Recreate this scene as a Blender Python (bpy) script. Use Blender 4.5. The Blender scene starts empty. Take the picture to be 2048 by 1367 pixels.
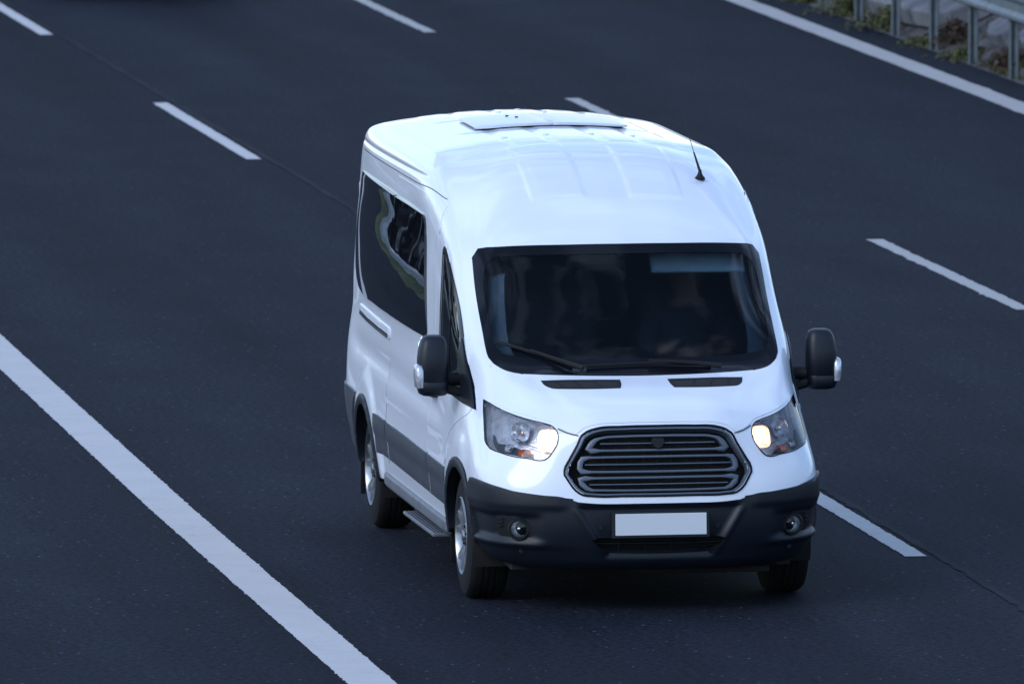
import bpy, bmesh, math, random
import numpy as np
from mathutils import Vector, Matrix
from mathutils.bvhtree import BVHTree
from mathutils.geometry import delaunay_2d_cdt
R = math.radians
random.seed(7); rng = np.random.default_rng(7)
scene = bpy.context.scene
col = scene.collection

# ---------------------------------------------------------------- camera, light, exposure
CAM = (-10.8991, -66.4603, 7.8730)
YAW, PITCH, ROLL = 0.1501222, -0.0936947, -0.0029273
f = Vector((math.sin(YAW)*math.cos(PITCH), math.cos(YAW)*math.cos(PITCH), math.sin(PITCH)))
r0 = Vector((math.cos(YAW), -math.sin(YAW), 0)); u0 = r0.cross(f)
rr = r0*math.cos(ROLL) + u0*math.sin(ROLL); uu = -r0*math.sin(ROLL) + u0*math.cos(ROLL)
cd = bpy.data.cameras.new('camera'); cam = bpy.data.objects.new('camera', cd); col.objects.link(cam)
M = Matrix((rr, uu, -f)).transposed().to_4x4(); M.translation = Vector(CAM)
cam.matrix_world = M
cd.sensor_width = 36.0; cd.lens = 23.99634*1000*36/2048
cd.clip_start = 1.0; cd.clip_end = 3000
cd.dof.use_dof = True; cd.dof.focus_distance = 68.5; cd.dof.aperture_fstop = 8.5
scene.camera = cam

SUN_EL, SUN_AZ = 36, 238      # azimuth clockwise from +Y
world = bpy.data.worlds.new('World'); scene.world = world; world.use_nodes = True
wn, wl = world.node_tree.nodes, world.node_tree.links
bg = wn['Background']
sky = wn.new('ShaderNodeTexSky'); sky.sky_type = 'NISHITA'; sky.sun_disc = False
sky.sun_elevation = R(SUN_EL); sky.sun_rotation = R(SUN_AZ); sky.air_density = 1.0; sky.dust_density = 0.2; sky.ozone_density = 1.6
tc = wn.new('ShaderNodeTexCoord'); mp = wn.new('ShaderNodeMapping'); mp.inputs['Scale'].default_value = (1, 1, 3.2)
wl.new(tc.outputs['Generated'], mp.inputs['Vector'])
nz = wn.new('ShaderNodeTexNoise'); nz.inputs['Scale'].default_value = 3.2; nz.inputs['Detail'].default_value = 7; nz.inputs['Roughness'].default_value = .58
wl.new(mp.outputs[0], nz.inputs['Vector'])
rp = wn.new('ShaderNodeValToRGB'); rp.color_ramp.elements[0].position = .46; rp.color_ramp.elements[1].position = .68
wl.new(nz.outputs[0], rp.inputs[0])
mx = wn.new('ShaderNodeMixRGB'); wl.new(rp.outputs[0], mx.inputs[0]); wl.new(sky.outputs[0], mx.inputs[1]); mx.inputs[2].default_value = (5.6, 7.5, 11.6, 1)
wl.new(mx.outputs[0], bg.inputs['Color']); bg.inputs['Strength'].default_value = 0.15

sd = bpy.data.lights.new('sun', 'SUN'); sd.energy = 1.25; sd.angle = R(35); sd.color = (.93, .925, 1.0)
sun = bpy.data.objects.new('sun', sd); col.objects.link(sun)
dvec = Vector((math.sin(R(SUN_AZ))*math.cos(R(SUN_EL)), math.cos(R(SUN_AZ))*math.cos(R(SUN_EL)), math.sin(R(SUN_EL))))
sun.rotation_euler = dvec.to_track_quat('Z', 'Y').to_euler()

scene.render.engine = 'CYCLES'
vs = scene.view_settings; vs.view_transform = 'Standard'; vs.look = 'None'; vs.exposure = 0.5; vs.gamma = 1.0
scene.cycles.max_bounces = 8; scene.cycles.transparent_max_bounces = 12

# ---------------------------------------------------------------- materials
def mat(name, colr, rough=.5, metal=0, coat=0, spec=.5, emit=None, estr=0, noise=None, bump=None, bdet=4):
    m = bpy.data.materials.new(name); m.use_nodes = True
    n, l = m.node_tree.nodes, m.node_tree.links; p = n['Principled BSDF']
    p.inputs['Base Color'].default_value = (*colr, 1); p.inputs['Roughness'].default_value = rough
    p.inputs['Metallic'].default_value = metal; p.inputs['Specular IOR Level'].default_value = spec
    p.inputs['Coat Weight'].default_value = coat; p.inputs['Coat Roughness'].default_value = .04
    if emit and noise:
        z = n.new('ShaderNodeTexVoronoi'); z.inputs['Scale'].default_value = 55; tq = n.new('ShaderNodeTexCoord'); l.new(tq.outputs['Object'], z.inputs['Vector'])
        mq = n.new('ShaderNodeMapRange'); mq.inputs[3].default_value = estr*1.7; mq.inputs[4].default_value = estr*.3; mq.inputs[2].default_value = .6; l.new(z.outputs[0], mq.inputs[0]); l.new(mq.outputs[0], p.inputs['Emission Strength'])
    if emit: p.inputs['Emission Color'].default_value = (*emit, 1); p.inputs['Emission Strength'].default_value = estr
    t = n.new('ShaderNodeTexCoord')
    if noise:   # (scale, amount, detail)
        z = n.new('ShaderNodeTexNoise'); z.inputs['Scale'].default_value = noise[0]; z.inputs['Detail'].default_value = noise[2] if len(noise) > 2 else 5
        l.new(t.outputs['Object'], z.inputs['Vector'])
        mr = n.new('ShaderNodeMapRange'); mr.inputs[1].default_value = .3; mr.inputs[2].default_value = .7
        mr.inputs[3].default_value = 1-noise[1]; mr.inputs[4].default_value = 1+noise[1]; l.new(z.outputs[0], mr.inputs[0])
        h = n.new('ShaderNodeVectorMath'); h.operation = 'SCALE'; h.inputs[0].default_value = colr; l.new(mr.outputs[0], h.inputs['Scale'])
        l.new(h.outputs[0], p.inputs['Base Color'])
    if bump:    # (scale, distance, strength)
        z = n.new('ShaderNodeTexNoise'); z.inputs['Scale'].default_value = bump[0]; z.inputs['Detail'].default_value = bdet
        l.new(t.outputs['Object'], z.inputs['Vector'])
        b = n.new('ShaderNodeBump'); b.inputs['Distance'].default_value = bump[1]; b.inputs['Strength'].default_value = bump[2]
        l.new(z.outputs[0], b.inputs['Height']); l.new(b.outputs[0], p.inputs['Normal'])
    return m

def glass(name, tint, refl=1.0, rough=.01, wave=None, haze=0):
    m = bpy.data.materials.new(name); m.use_nodes = True
    n, l = m.node_tree.nodes, m.node_tree.links; n.clear()
    o = n.new('ShaderNodeOutputMaterial'); mix = n.new('ShaderNodeMixShader'); fr = n.new('ShaderNodeFresnel'); fr.inputs[0].default_value = 1.5
    tr = n.new('ShaderNodeBsdfTransparent'); tr.inputs[0].default_value = (*tint, 1)
    if haze:
        tr = n.new('ShaderNodeBsdfRefraction'); tr.inputs[0].default_value = (*tint, 1); tr.inputs['Roughness'].default_value = haze; tr.inputs['IOR'].default_value = 1.08
    g = n.new('ShaderNodeBsdfGlossy'); g.inputs['Roughness'].default_value = rough; g.inputs[0].default_value = (refl, refl, refl, 1)
    l.new(fr.outputs[0], mix.inputs[0]); l.new(tr.outputs[0], mix.inputs[1]); l.new(g.outputs[0], mix.inputs[2]); l.new(mix.outputs[0], o.inputs[0])
    if wave:
        t = n.new('ShaderNodeTexCoord'); z = n.new('ShaderNodeTexNoise'); z.inputs['Scale'].default_value = wave[0]; z.inputs['Detail'].default_value = 1
        l.new(t.outputs['Object'], z.inputs['Vector'])
        b = n.new('ShaderNodeBump'); b.inputs['Distance'].default_value = wave[1]; b.inputs['Strength'].default_value = 1
        l.new(z.outputs[0], b.inputs['Height']); l.new(b.outputs[0], g.inputs['Normal']); l.new(b.outputs[0], fr.inputs['Normal'])
    return m

def asphalt():
    m = bpy.data.materials.new('asphalt'); m.use_nodes = True
    n, l = m.node_tree.nodes, m.node_tree.links; p = n['Principled BSDF']
    t = n.new('ShaderNodeTexCoord')
    def noise(scale, detail, rough=.5, mapscale=None):
        z = n.new('ShaderNodeTexNoise'); z.inputs['Scale'].default_value = scale; z.inputs['Detail'].default_value = detail; z.inputs['Roughness'].default_value = rough
        src = t.outputs['Object']
        if mapscale:
            q = n.new('ShaderNodeMapping'); q.inputs['Scale'].default_value = mapscale; l.new(src, q.inputs[0]); src = q.outputs[0]
        l.new(src, z.inputs['Vector']); return z.outputs[0]
    def rng_(s, a, b, c, d):
        mr = n.new('ShaderNodeMapRange'); mr.inputs[1].default_value = a; mr.inputs[2].default_value = b; mr.inputs[3].default_value = c; mr.inputs[4].default_value = d; l.new(s, mr.inputs[0]); return mr.outputs[0]
    def math_(op, a, b):
        k = n.new('ShaderNodeMath'); k.operation = op
        for i, v in enumerate((a, b)):
            if isinstance(v, (int, float)): k.inputs[i].default_value = v
            else: l.new(v, k.inputs[i])
        return k.outputs[0]
    big = rng_(noise(1.0, 3, .5, (.75, .03, 1)), .3, .7, .66, 1.28)           # long wheel-track bands
    mid = rng_(noise(1.0, 4, .6, (1.3, .5, 1)), .3, .7, .80, 1.18)
    fine = rng_(noise(24, 5, .85), .36, .64, .05, 2.3)
    v = n.new('ShaderNodeTexVoronoi'); v.inputs['Scale'].default_value = 22; l.new(t.outputs['Object'], v.inputs['Vector'])
    sp = rng_(v.outputs['Distance'], .1, .26, 1, 0)
    vc = n.new('ShaderNodeSeparateColor'); l.new(v.outputs['Color'], vc.inputs[0])
    pick = rng_(vc.outputs[0], .95, .955, 0, 1)
    speck = math_('MULTIPLY', sp, pick)
    val = math_('MULTIPLY', math_('MULTIPLY', big, mid), fine)
    val = math_('ADD', val, math_('MULTIPLY', speck, 11.0))
    h = n.new('ShaderNodeVectorMath'); h.operation = 'SCALE'; h.inputs[0].default_value = (.0088, .0113, .0180); l.new(val, h.inputs['Scale'])
    l.new(h.outputs[0], p.inputs['Base Color'])
    p.inputs['Roughness'].default_value = .85; p.inputs['Specular IOR Level'].default_value = .06
    b = n.new('ShaderNodeBump'); b.inputs['Distance'].default_value = .004; b.inputs['Strength'].default_value = .6
    l.new(noise(60, 3, .7), b.inputs['Height']); l.new(b.outputs[0], p.inputs['Normal'])
    return m

def paint(name, k=1.0):
    m = bpy.data.materials.new(name); m.use_nodes = True
    n, l = m.node_tree.nodes, m.node_tree.links; p = n['Principled BSDF']
    t = n.new('ShaderNodeTexCoord')
    z = n.new('ShaderNodeTexNoise'); z.inputs['Scale'].default_value = 45; z.inputs['Detail'].default_value = 4; z.inputs['Roughness'].default_value = .7
    z2 = n.new('ShaderNodeTexNoise'); z2.inputs['Scale'].default_value = 2.2; z2.inputs['Detail'].default_value = 8; z2.inputs['Roughness'].default_value = .72
    l.new(t.outputs['Object'], z.inputs[0]); l.new(t.outputs['Object'], z2.inputs[0])
    a = n.new('ShaderNodeMath'); a.operation = 'ADD'; l.new(z.outputs[0], a.inputs[0]); l.new(z2.outputs[0], a.inputs[1])
    cr = n.new('ShaderNodeValToRGB'); cr.color_ramp.elements[0].position = .34; cr.color_ramp.elements[0].color = (.20*k, .20*k, .205*k, 1)
    cr.color_ramp.elements[1].position = .41; cr.color_ramp.elements[1].color = (.42*k, .415*k, .415*k, 1)
    e = cr.color_ramp.elements.new(.62); e.color = (.475*k, .47*k, .47*k, 1)
    h = n.new('ShaderNodeMath'); h.operation = 'MULTIPLY'; h.inputs[1].default_value = .5; l.new(a.outputs[0], h.inputs[0]); l.new(h.outputs[0], cr.inputs[0])
    l.new(cr.outputs[0], p.inputs['Base Color']); p.inputs['Roughness'].default_value = .7; p.inputs['Specular IOR Level'].default_value = .3
    return m

MT = {
 'white': mat('white_body_paint', (.67, .715, .79), .28, coat=.6, spec=.4, noise=(1.5, .02)),
 'black': mat('black_textured_plastic', (.0045, .0075, .0135), .45, spec=.35, noise=(6, .12), bump=(260, .0008, .5)),
 'dark': mat('matt_black_trim', (.005, .006, .008), .6, spec=.3),
 'under': mat('dark_underbody', (.008, .008, .009), .9),
 'grey': mat('grey_plastic_moulding', (.035, .042, .056), .45, noise=(5, .1)),
 'step': mat('grey_step_metal', (.10, .11, .13), .5, noise=(12, .2)),
 'gbar': mat('grille_grey', (.075, .098, .13), .42, metal=.15),
 'chrome': mat('bright_metal', (.75, .77, .8), .16, metal=1),
 'reflector': mat('lamp_reflector', (.55, .57, .62), .25, metal=.6, noise=(26, .25), bump=(60, .004, .7)),
 'alloy': mat('silver_alloy', (.27, .29, .32), .32, metal=.85, noise=(14, .15)),
 'rubber': mat('tyre_rubber', (.0055, .006, .0075), .8, spec=.25, noise=(20, .3)),
 'frit': mat('black_glass_border', (.004, .005, .008), .15, spec=.16),
 'rearglass': mat('dark_privacy_glass', (.006, .007, .010), .012, spec=.85, bump=(2.2, .0009, 1), bdet=1),
 'seam': mat('seam_shadow_gap', (.05, .055, .065), .8),
 'amber': mat('amber_lens', (.75, .16, .02), .2, coat=.5),
 'bulb': mat('lit_headlamp_bulb', (1, .85, .7), .3, emit=(1, .80, .55), estr=6),
 'glow': mat('lit_reflector', (.55, .45, .38), .35, emit=(1, .56, .30), estr=.95, noise=(38, .7), bump=(40, .004, .6)),
 'plate': mat('pale_blank_plate', (.54, .58, .62), .5),
 'seat': mat('dark_seat_fabric', (.010, .012, .018), .85, noise=(60, .2)),
 'dash': mat('dashboard_plastic', (.022, .034, .065), .6, noise=(9, .2)),
 'visor': mat('pale_sun_visor', (.75, .82, .82), .8),
 'hatch': mat('pale_grey_hatch_plastic', (.50, .53, .60), .3, coat=.3),
 'kerbstone': mat('pale_kerb_stone', (.45, .45, .46), .8, noise=(3, .2)),
 'trim': mat('pale_edge_sheen', (.11, .13, .15), .8),  # pale tone standing for reflections at the windscreen edges
 'tar': mat('bitumen_joint', (.0180, .0212, .0290), .85, spec=.06, noise=(1.3, .4)),
 'skin': mat('skin', (.30, .17, .12), .55),
 'hair': mat('dark_hair', (.015, .01, .008), .6),
 'shirt': mat('dark_blue_shirt', (.008, .011, .022), .85, noise=(40, .2)),
 'galv': mat('galvanised_steel', (.10, .125, .14), .5, metal=.25, noise=(7, .25)),
 'concrete': mat('concrete_slab', (.125, .125, .135), .9, noise=(4, .35, 9), bump=(22, .01, .7)),
 'dirt': mat('dry_verge_soil', (.060, .058, .060), .95, noise=(5, .6, 9), bump=(20, .03, 1)),
 'grass': mat('verge_grass_ground', (.055, .075, .02), .95, noise=(2.2, .45), bump=(15, .03, 1)),
 'leafA': mat('weed_leaf_yellow_green', (.046, .052, .010), .7, noise=(14, .75, 8)),
 'leafB': mat('weed_leaf_dark_green', (.014, .024, .008), .7, noise=(14, .7, 8)),
 'leafC': mat('dry_red_stems', (.05, .030, .017), .8, noise=(9, .35)),
 'carpaint': mat('dark_car_paint', (.012, .014, .018), .25, coat=.8),
 'redpaint': mat('maroon_car_paint', (.12, .015, .02), .25, coat=.8),
 'silverpaint': mat('silver_car_paint', (.4, .42, .45), .3, metal=.5, coat=.6),
 'windscreen': glass('windscreen_glass', (.52, .65, .74), refl=.42, haze=.5),
 'doorglass': glass('door_glass', (.25, .30, .33), refl=1, wave=(2.2, .004)),
 'fogref': mat('fog_lamp_reflector', (.42, .45, .50), .3, metal=.2, bump=(50, .003, .6)),
 'lens': glass('clear_lens', (.93, .95, .97), refl=.8),
 'asphalt': asphalt(), 'paint': paint('road_marking_paint'), 'paint2': paint('road_marking_paint_worn', .72),
}

# ---------------------------------------------------------------- object helpers
def link(name, me, m=None, parent=None, smooth=True, label=None):
    o = bpy.data.objects.new(name, me); col.objects.link(o)
    if m is not None: me.materials.append(MT[m] if isinstance(m, str) else m)
    if smooth: me.polygons.foreach_set('use_smooth', [True]*len(me.polygons))
    if parent is not None: o.parent = parent
    if label: o['label'] = label
    return o
def mesh(name, V, F, m=None, parent=None, smooth=True, label=None, autos=None):
    me = bpy.data.meshes.new(name); me.from_pydata([tuple(v) for v in V], [], [tuple(q) for q in F]); me.update()
    o = link(name, me, m, parent, smooth, label)
    if autos: me.set_sharp_from_angle(angle=R(autos))
    return o
def tag(o, label=None, cat=None, group=None, kind=None):
    if label: o['label'] = label
    if cat: o['category'] = cat
    if group: o['group'] = group
    if kind: o['kind'] = kind
    return o
def empty(name, loc=(0, 0, 0), rz=0):
    o = bpy.data.objects.new(name, None); col.objects.link(o); o.location = loc; o.rotation_euler = (0, 0, rz); o.empty_display_size = .2
    return o
def copy_tree(o, parent=None):
    kids = [c for c in bpy.data.objects if c.parent == o]
    c = o.copy(); col.objects.link(c)
    if parent is not None: c.parent = parent
    for k in kids: copy_tree(k, c)
    return c
class MB:
    def __init__(s): s.V = []; s.F = []
    def add(s, V, F):
        b = len(s.V); s.V += [tuple(v) for v in V]; s.F += [tuple(i+b for i in q) for q in F]; return s
    def box(s, c, d, rot=None, taper=1):
        x, y, z = d[0]/2, d[1]/2, d[2]/2; V = []
        for k in (-1, 1):
            t = 1 if k < 0 else taper
            for a, b in ((-1, -1), (1, -1), (1, 1), (-1, 1)): V.append(Vector((a*x*t, b*y*t, k*z)))
        if rot is not None: V = [rot @ v for v in V]
        return s.add([v+Vector(c) for v in V], [(3, 2, 1, 0), (4, 5, 6, 7), (0, 1, 5, 4), (1, 2, 6, 5), (2, 3, 7, 6), (3, 0, 4, 7)])
    def tube(s, pts, rad, n=8, closed=False, cap=True, flat=(1, 1)):
        pts = [Vector(p) for p in pts]; k = len(pts); V = []; F = []
        rads = rad if isinstance(rad, (list, tuple)) else [rad]*k
        prev = None
        for i, p in enumerate(pts):
            a = pts[(i-1) % k] if (closed or i > 0) else p; b = pts[(i+1) % k] if (closed or i < k-1) else p
            t = (b-a).normalized()
            if prev is None:
                ref = Vector((0, 0, 1)) if abs(t.z) < .9 else Vector((0, 1, 0)); nrm = (ref-t*ref.dot(t)).normalized()
            else:
                nrm = (prev-t*prev.dot(t)).normalized()
            prev = nrm; bi = t.cross(nrm)
            for j in range(n):
                an = 2*math.pi*j/n; V.append(p+nrm*math.cos(an)*rads[i]*flat[0]+bi*math.sin(an)*rads[i]*flat[1])
        for i in range(k if closed else k-1):
            for j in range(n):
                F.append((i*n+j, i*n+(j+1) % n, ((i+1) % k)*n+(j+1) % n, ((i+1) % k)*n+j))
        if cap and not closed: F.append(tuple(range(n))[::-1]); F.append(tuple((k-1)*n+j for j in range(n)))
        return s.add(V, F)
    def lathe(s, prof, n=40, axis='x', c=(0, 0, 0), closed=False):
        V = []; F = []; k = len(prof)
        for i in range(n):
            a = 2*math.pi*i/n
            for r, h in prof:
                if axis == 'x': V.append((c[0]+h, c[1]+r*math.cos(a), c[2]+r*math.sin(a)))
                elif axis == 'y': V.append((c[0]+r*math.cos(a), c[1]+h, c[2]+r*math.sin(a)))
                else: V.append((c[0]+r*math.cos(a), c[1]+r*math.sin(a), c[2]+h))
        for i in range(n):
            for j in range(k if closed else k-1):
                F.append((i*k+j, ((i+1) % n)*k+j, ((i+1) % n)*k+(j+1) % k, i*k+(j+1) % k))
        return s.add(V, F)
    def build(s, name, m, parent=None, smooth=True, bevel=0, sub=0, label=None, autos=35):
        o = mesh(name, s.V, s.F, m, parent, smooth, label)
        me = o.data
        bm = bmesh.new(); bm.from_mesh(me); bmesh.ops.recalc_face_normals(bm, faces=bm.faces); bm.to_mesh(me); bm.free()
        if autos and smooth: me.set_sharp_from_angle(angle=R(autos))
        if bevel:
            b = o.modifiers.new('b', 'BEVEL'); b.width = bevel; b.segments = 3; b.limit_method = 'ANGLE'; b.angle_limit = R(40)
        if sub:
            b = o.modifiers.new('s', 'SUBSURF'); b.levels = sub; b.render_levels = sub
        return o

# ================================================================ SETTING
def sheet(name, x0, x1, y0, y1, z, m, nx=1, ny=1, rag=0, parent=None):
    V = []; F = []
    for j in range(ny+1):
        for i in range(nx+1):
            x = x0+(x1-x0)*i/nx; y = y0+(y1-y0)*j/ny
            if rag and i in (0, nx): x += random.uniform(-rag, rag)
            if rag and j in (0, ny): y += random.uniform(-rag, rag)*2
            V.append((x, y, z))
    for j in range(ny):
        for i in range(nx):
            a = j*(nx+1)+i; F.append((a, a+1, a+nx+2, a+nx+1))
    return mesh(name, V, F, m, parent, False)
tag(sheet('ground', -900, 900, -300, 2200, -.03, 'grass'), kind='structure')
tag(sheet('road', -4.85, 9.93, -120, 700, 0, 'asphalt'), kind='structure')

# long solid edge lines and dashes: own paint sheets, ragged edges
def line_strip(name, x0, x1, y0, y1, m, step=.04, rag=.006, bend=0):
    n = max(2, int((y1-y0)/step)); V = []; F = []
    w1 = w2 = 0
    for j in range(n+1):
        y = y0+(y1-y0)*j/n
        w1 = w1*.6+random.gauss(0, rag)*.65-(random.random() < .012)*rag*4; w2 = w2*.6+random.gauss(0, rag)*.65+(random.random() < .012)*rag*4
        t = min(max((y-6)/11, 0), 1.6)*.075*bend-.02*bend*min(max((6-y)/6, 0), 1)*0
        V += [(x0+w1+t, y, .004), (x1+w2+t, y, .004)]
    F = [(2*j, 2*j+1, 2*j+3, 2*j+2) for j in range(n)]
    return tag(mesh(name, V, F, m, None, False), kind='structure')
line_strip('edge_line', -2.185, -1.925, -50, 120, 'paint', .012, .0028, 1)
line_strip('edge_line', 9.24, 9.50, -60, 160, 'paint2', .15, .004)
line_strip('road_joint', 2.050, 2.105, -20, 130, 'tar', .05, .012)
for y0 in (-27.8, -12.6, 2.6, 17.8, 32.9, 48.45, 63.6, 78.8): line_strip('lane_dash', 1.885, 2.015, y0, y0+6.5, 'paint', .03, .003)
for y0 in (-27.4, -12.2, 2.9, 18.15, 33.2, 48.1, 63.1): line_strip('lane_dash', 5.575, 5.70, y0, y0+6.05, 'paint2', .03, .006)

# ================================================================ VAN: body surface as a smooth half grid S[v, u]
ROWS = [
 [(0,.34,.20),(.3,.35,.20),(.55,.40,.205),(.7,.50,.22),(.78,.62,.24),(.82,.75,.26),(.84,1.02,.27),(.85,1.6,.27),(.85,2.3,.27),(.85,3.5,.28),(.85,4.77,.30),(.84,5.5,.36),(.80,5.75,.38),(.6,5.8,.38),(0,5.82,.38)],
 [(0,.11,.245),(.3,.12,.245),(.6,.185,.245),(.78,.30,.26),(.87,.43,.275),(.93,.60,.30),(.965,1.02,.30),(.970,1.6,.30),(.972,2.3,.30),(.972,3.5,.32),(.972,4.77,.34),(.962,5.6,.40),(.92,5.88,.42),(.68,5.95,.42),(0,5.97,.42)],
 [(0,.045,.36),(.3,.052,.36),(.6,.10,.37),(.81,.21,.38),(.925,.37,.40),(.975,.60,.42),(.990,1.02,.44),(.990,1.6,.43),(.990,2.3,.43),(.990,3.5,.44),(.990,4.77,.45),(.98,5.6,.50),(.93,5.90,.52),(.69,5.97,.52),(0,5.99,.52)],
 [(0,.012,.52),(.3,.020,.52),(.6,.070,.53),(.83,.185,.55),(.958,.36,.57),(1.005,.60,.58),(1.014,1.02,.60),(1.006,1.6,.58),(1.006,2.3,.58),(1.006,3.5,.59),(1.008,4.77,.60),(.992,5.6,.63),(.94,5.91,.65),(.70,5.98,.65),(0,6.0,.65)],
 [(0,.015,.64),(.3,.024,.64),(.6,.075,.67),(.84,.195,.70),(.972,.365,.73),(1.018,.60,.74),(1.026,1.02,.76),(1.014,1.6,.73),(1.014,2.3,.73),(1.014,3.5,.74),(1.018,4.77,.76),(.996,5.6,.77),(.94,5.92,.78),(.70,5.98,.78),(0,6.0,.78)],
 [(0,.060,.84),(.3,.068,.84),(.55,.125,.86),(.79,.27,.885),(.925,.44,.905),(.985,.64,.93),(1.016,1.02,.95),(1.008,1.6,.93),(1.008,2.3,.93),(1.008,3.5,.94),(1.010,4.77,.95),(.99,5.6,.96),(.935,5.92,.97),(.70,5.98,.97),(0,6.0,.97)],
 [(0,.115,1.055),(.3,.125,1.05),(.56,.215,1.035),(.76,.42,1.075),(.875,.62,1.115),(.93,.78,1.125),(.978,1.05,1.135),(.985,1.6,1.13),(.988,2.3,1.13),(.990,3.5,1.14),(.990,4.77,1.14),(.975,5.6,1.15),(.925,5.92,1.16),(.70,5.98,1.16),(0,6.0,1.16)],
 [(0,.40,1.215),(.3,.41,1.212),(.57,.48,1.200),(.76,.65,1.212),(.86,.79,1.230),(.912,.93,1.24),(.957,1.15,1.26),(.970,1.6,1.26),(.976,2.3,1.26),(.980,3.5,1.27),(.978,4.77,1.27),(.965,5.6,1.28),(.915,5.92,1.28),(.69,5.975,1.28),(0,5.995,1.28)],
 [(0,.73,1.305),(.3,.74,1.303),(.6,.775,1.300),(.795,.90,1.35),(.862,1.02,1.395),(.900,1.12,1.40),(.938,1.3,1.40),(.951,1.7,1.40),(.958,2.3,1.40),(.962,3.5,1.41),(.960,4.77,1.41),(.948,5.6,1.42),(.90,5.92,1.42),(.68,5.97,1.42),(0,5.99,1.42)],
 [(0,1.07,1.63),(.3,1.09,1.63),(.6,1.16,1.64),(.775,1.275,1.66),(.833,1.38,1.67),(.872,1.49,1.68),(.905,1.7,1.68),(.922,1.95,1.68),(.932,2.3,1.68),(.938,3.5,1.69),(.935,4.77,1.69),(.922,5.6,1.70),(.87,5.92,1.70),(.66,5.965,1.70),(0,5.985,1.70)],
 [(0,1.42,1.975),(.3,1.435,1.972),(.6,1.49,1.960),(.755,1.56,1.947),(.812,1.645,1.937),(.850,1.76,1.93),(.882,1.9,1.925),(.897,2.05,1.92),(.905,2.4,1.92),(.910,3.5,1.93),(.907,4.77,1.93),(.892,5.6,1.94),(.84,5.91,1.94),(.64,5.95,1.94),(0,5.97,1.94)],
 [(0,1.74,2.160),(.3,1.76,2.155),(.58,1.82,2.140),(.72,1.90,2.120),(.782,1.99,2.105),(.823,2.10,2.10),(.855,2.24,2.095),(.870,2.4,2.09),(.879,2.7,2.09),(.886,3.5,2.10),(.884,4.77,2.10),(.868,5.6,2.11),(.815,5.90,2.11),(.62,5.93,2.11),(0,5.95,2.11)],
 [(0,2.10,2.300),(.3,2.12,2.295),(.56,2.17,2.280),(.69,2.25,2.258),(.75,2.34,2.240),(.792,2.44,2.228),(.822,2.56,2.22),(.840,2.72,2.215),(.851,3.,2.215),(.860,3.7,2.225),(.858,4.9,2.23),(.842,5.62,2.235),(.79,5.88,2.235),(.60,5.90,2.24),(0,5.92,2.25)],
 [(0,2.45,2.395),(.3,2.47,2.390),(.53,2.51,2.372),(.65,2.58,2.345),(.715,2.66,2.325),(.755,2.74,2.312),(.785,2.84,2.306),(.803,2.95,2.304),(.813,3.2,2.306),(.820,3.8,2.312),(.818,4.9,2.318),(.805,5.60,2.32),(.75,5.82,2.32),(.58,5.84,2.33),(0,5.86,2.345)],
 [(0,2.80,2.440),(.24,2.82,2.436),(.43,2.86,2.420),(.55,2.91,2.398),(.62,2.96,2.380),(.665,3.02,2.369),(.70,3.10,2.362),(.718,3.2,2.360),(.726,3.4,2.362),(.730,3.9,2.366),(.728,4.9,2.37),(.715,5.5,2.372),(.67,5.68,2.375),(.50,5.72,2.392),(0,5.74,2.425)],
 [(0,3.1,2.452),(.14,3.12,2.450),(.25,3.15,2.444),(.32,3.19,2.436),(.36,3.23,2.430),(.385,3.28,2.427),(.40,3.34,2.425),(.41,3.42,2.425),(.415,3.6,2.425),(.42,4.0,2.427),(.418,4.9,2.43),(.41,5.35,2.432),(.37,5.48,2.433),(.26,5.51,2.440),(0,5.53,2.448)],
 [(0,3.40,2.456),(0,3.46,2.456),(0,3.52,2.456),(0,3.58,2.456),(0,3.64,2.456),(0,3.70,2.456),(0,3.76,2.456),(0,3.84,2.456),(0,3.95,2.456),(0,4.2,2.456),(0,4.7,2.456),(0,4.95,2.455),(0,5.1,2.455),(0,5.17,2.454),(0,5.23,2.453)],
]
def pchip(t, Y, q):      # t (n,), Y (n, ...), q (m,) monotone cubic
    h = np.diff(t); sh = (-1,)+(1,)*(Y.ndim-1); d = np.diff(Y, axis=0)/h.reshape(sh)
    m = np.zeros_like(Y)
    w1 = (2*h[1:]+h[:-1]).reshape(sh); w2 = (h[1:]+2*h[:-1]).reshape(sh)
    a, b = d[:-1], d[1:]; ok = a*b > 0
    with np.errstate(divide='ignore', invalid='ignore'): hm = (w1+w2)/(w1/a+w2/b)
    # blend: plain weighted mean where nearly straight, harmonic otherwise
    m[1:-1] = np.where(ok, hm, 0); m[0] = d[0]; m[-1] = d[-1]
    k = np.clip(np.searchsorted(t, q, side='right')-1, 0, len(t)-2); s = ((q-t[k])/h[k]).reshape(sh); hh = h[k].reshape(sh)
    return (2*s**3-3*s**2+1)*Y[k]+(s**3-2*s**2+s)*hh*m[k]+(-2*s**3+3*s**2)*Y[k+1]+(s**3-s**2)*hh*m[k+1]
CT = np.array(ROWS, float)                     # (rows, cols, 3)
for r_, d_ in ((8, .005), (9, .009), (10, .014), (11, .022), (12, .026), (13, .030), (14, .022)):
    CT[r_, 5:11, 0] += d_; CT[r_, 4, 0] += d_*.6; CT[r_, 3, 0] += d_*.15
for r_, x_ in ((3, .958), (4, .966), (5, .967), (6, .962), (7, .954), (8, .944), (9, .925), (10, .903), (11, .880), (12, .858), (13, .835), (14, .735)):
    CT[r_, 12, 0] = x_-.012; CT[r_, 12, 1] -= .01 if r_ > 10 else .015; CT[r_, 11, 0] = max(CT[r_, 10, 0]-.010, x_+.004) if r_ < 14 else x_+.008; CT[r_, 11, 1] += .10
for r_, d_ in ((3, .012), (4, .028), (5, .028), (6, .018), (7, .008)): CT[r_, 4:7, 0] -= d_*np.array([.6, 1, .9])
CT[13:, :, 2] += .006
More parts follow.
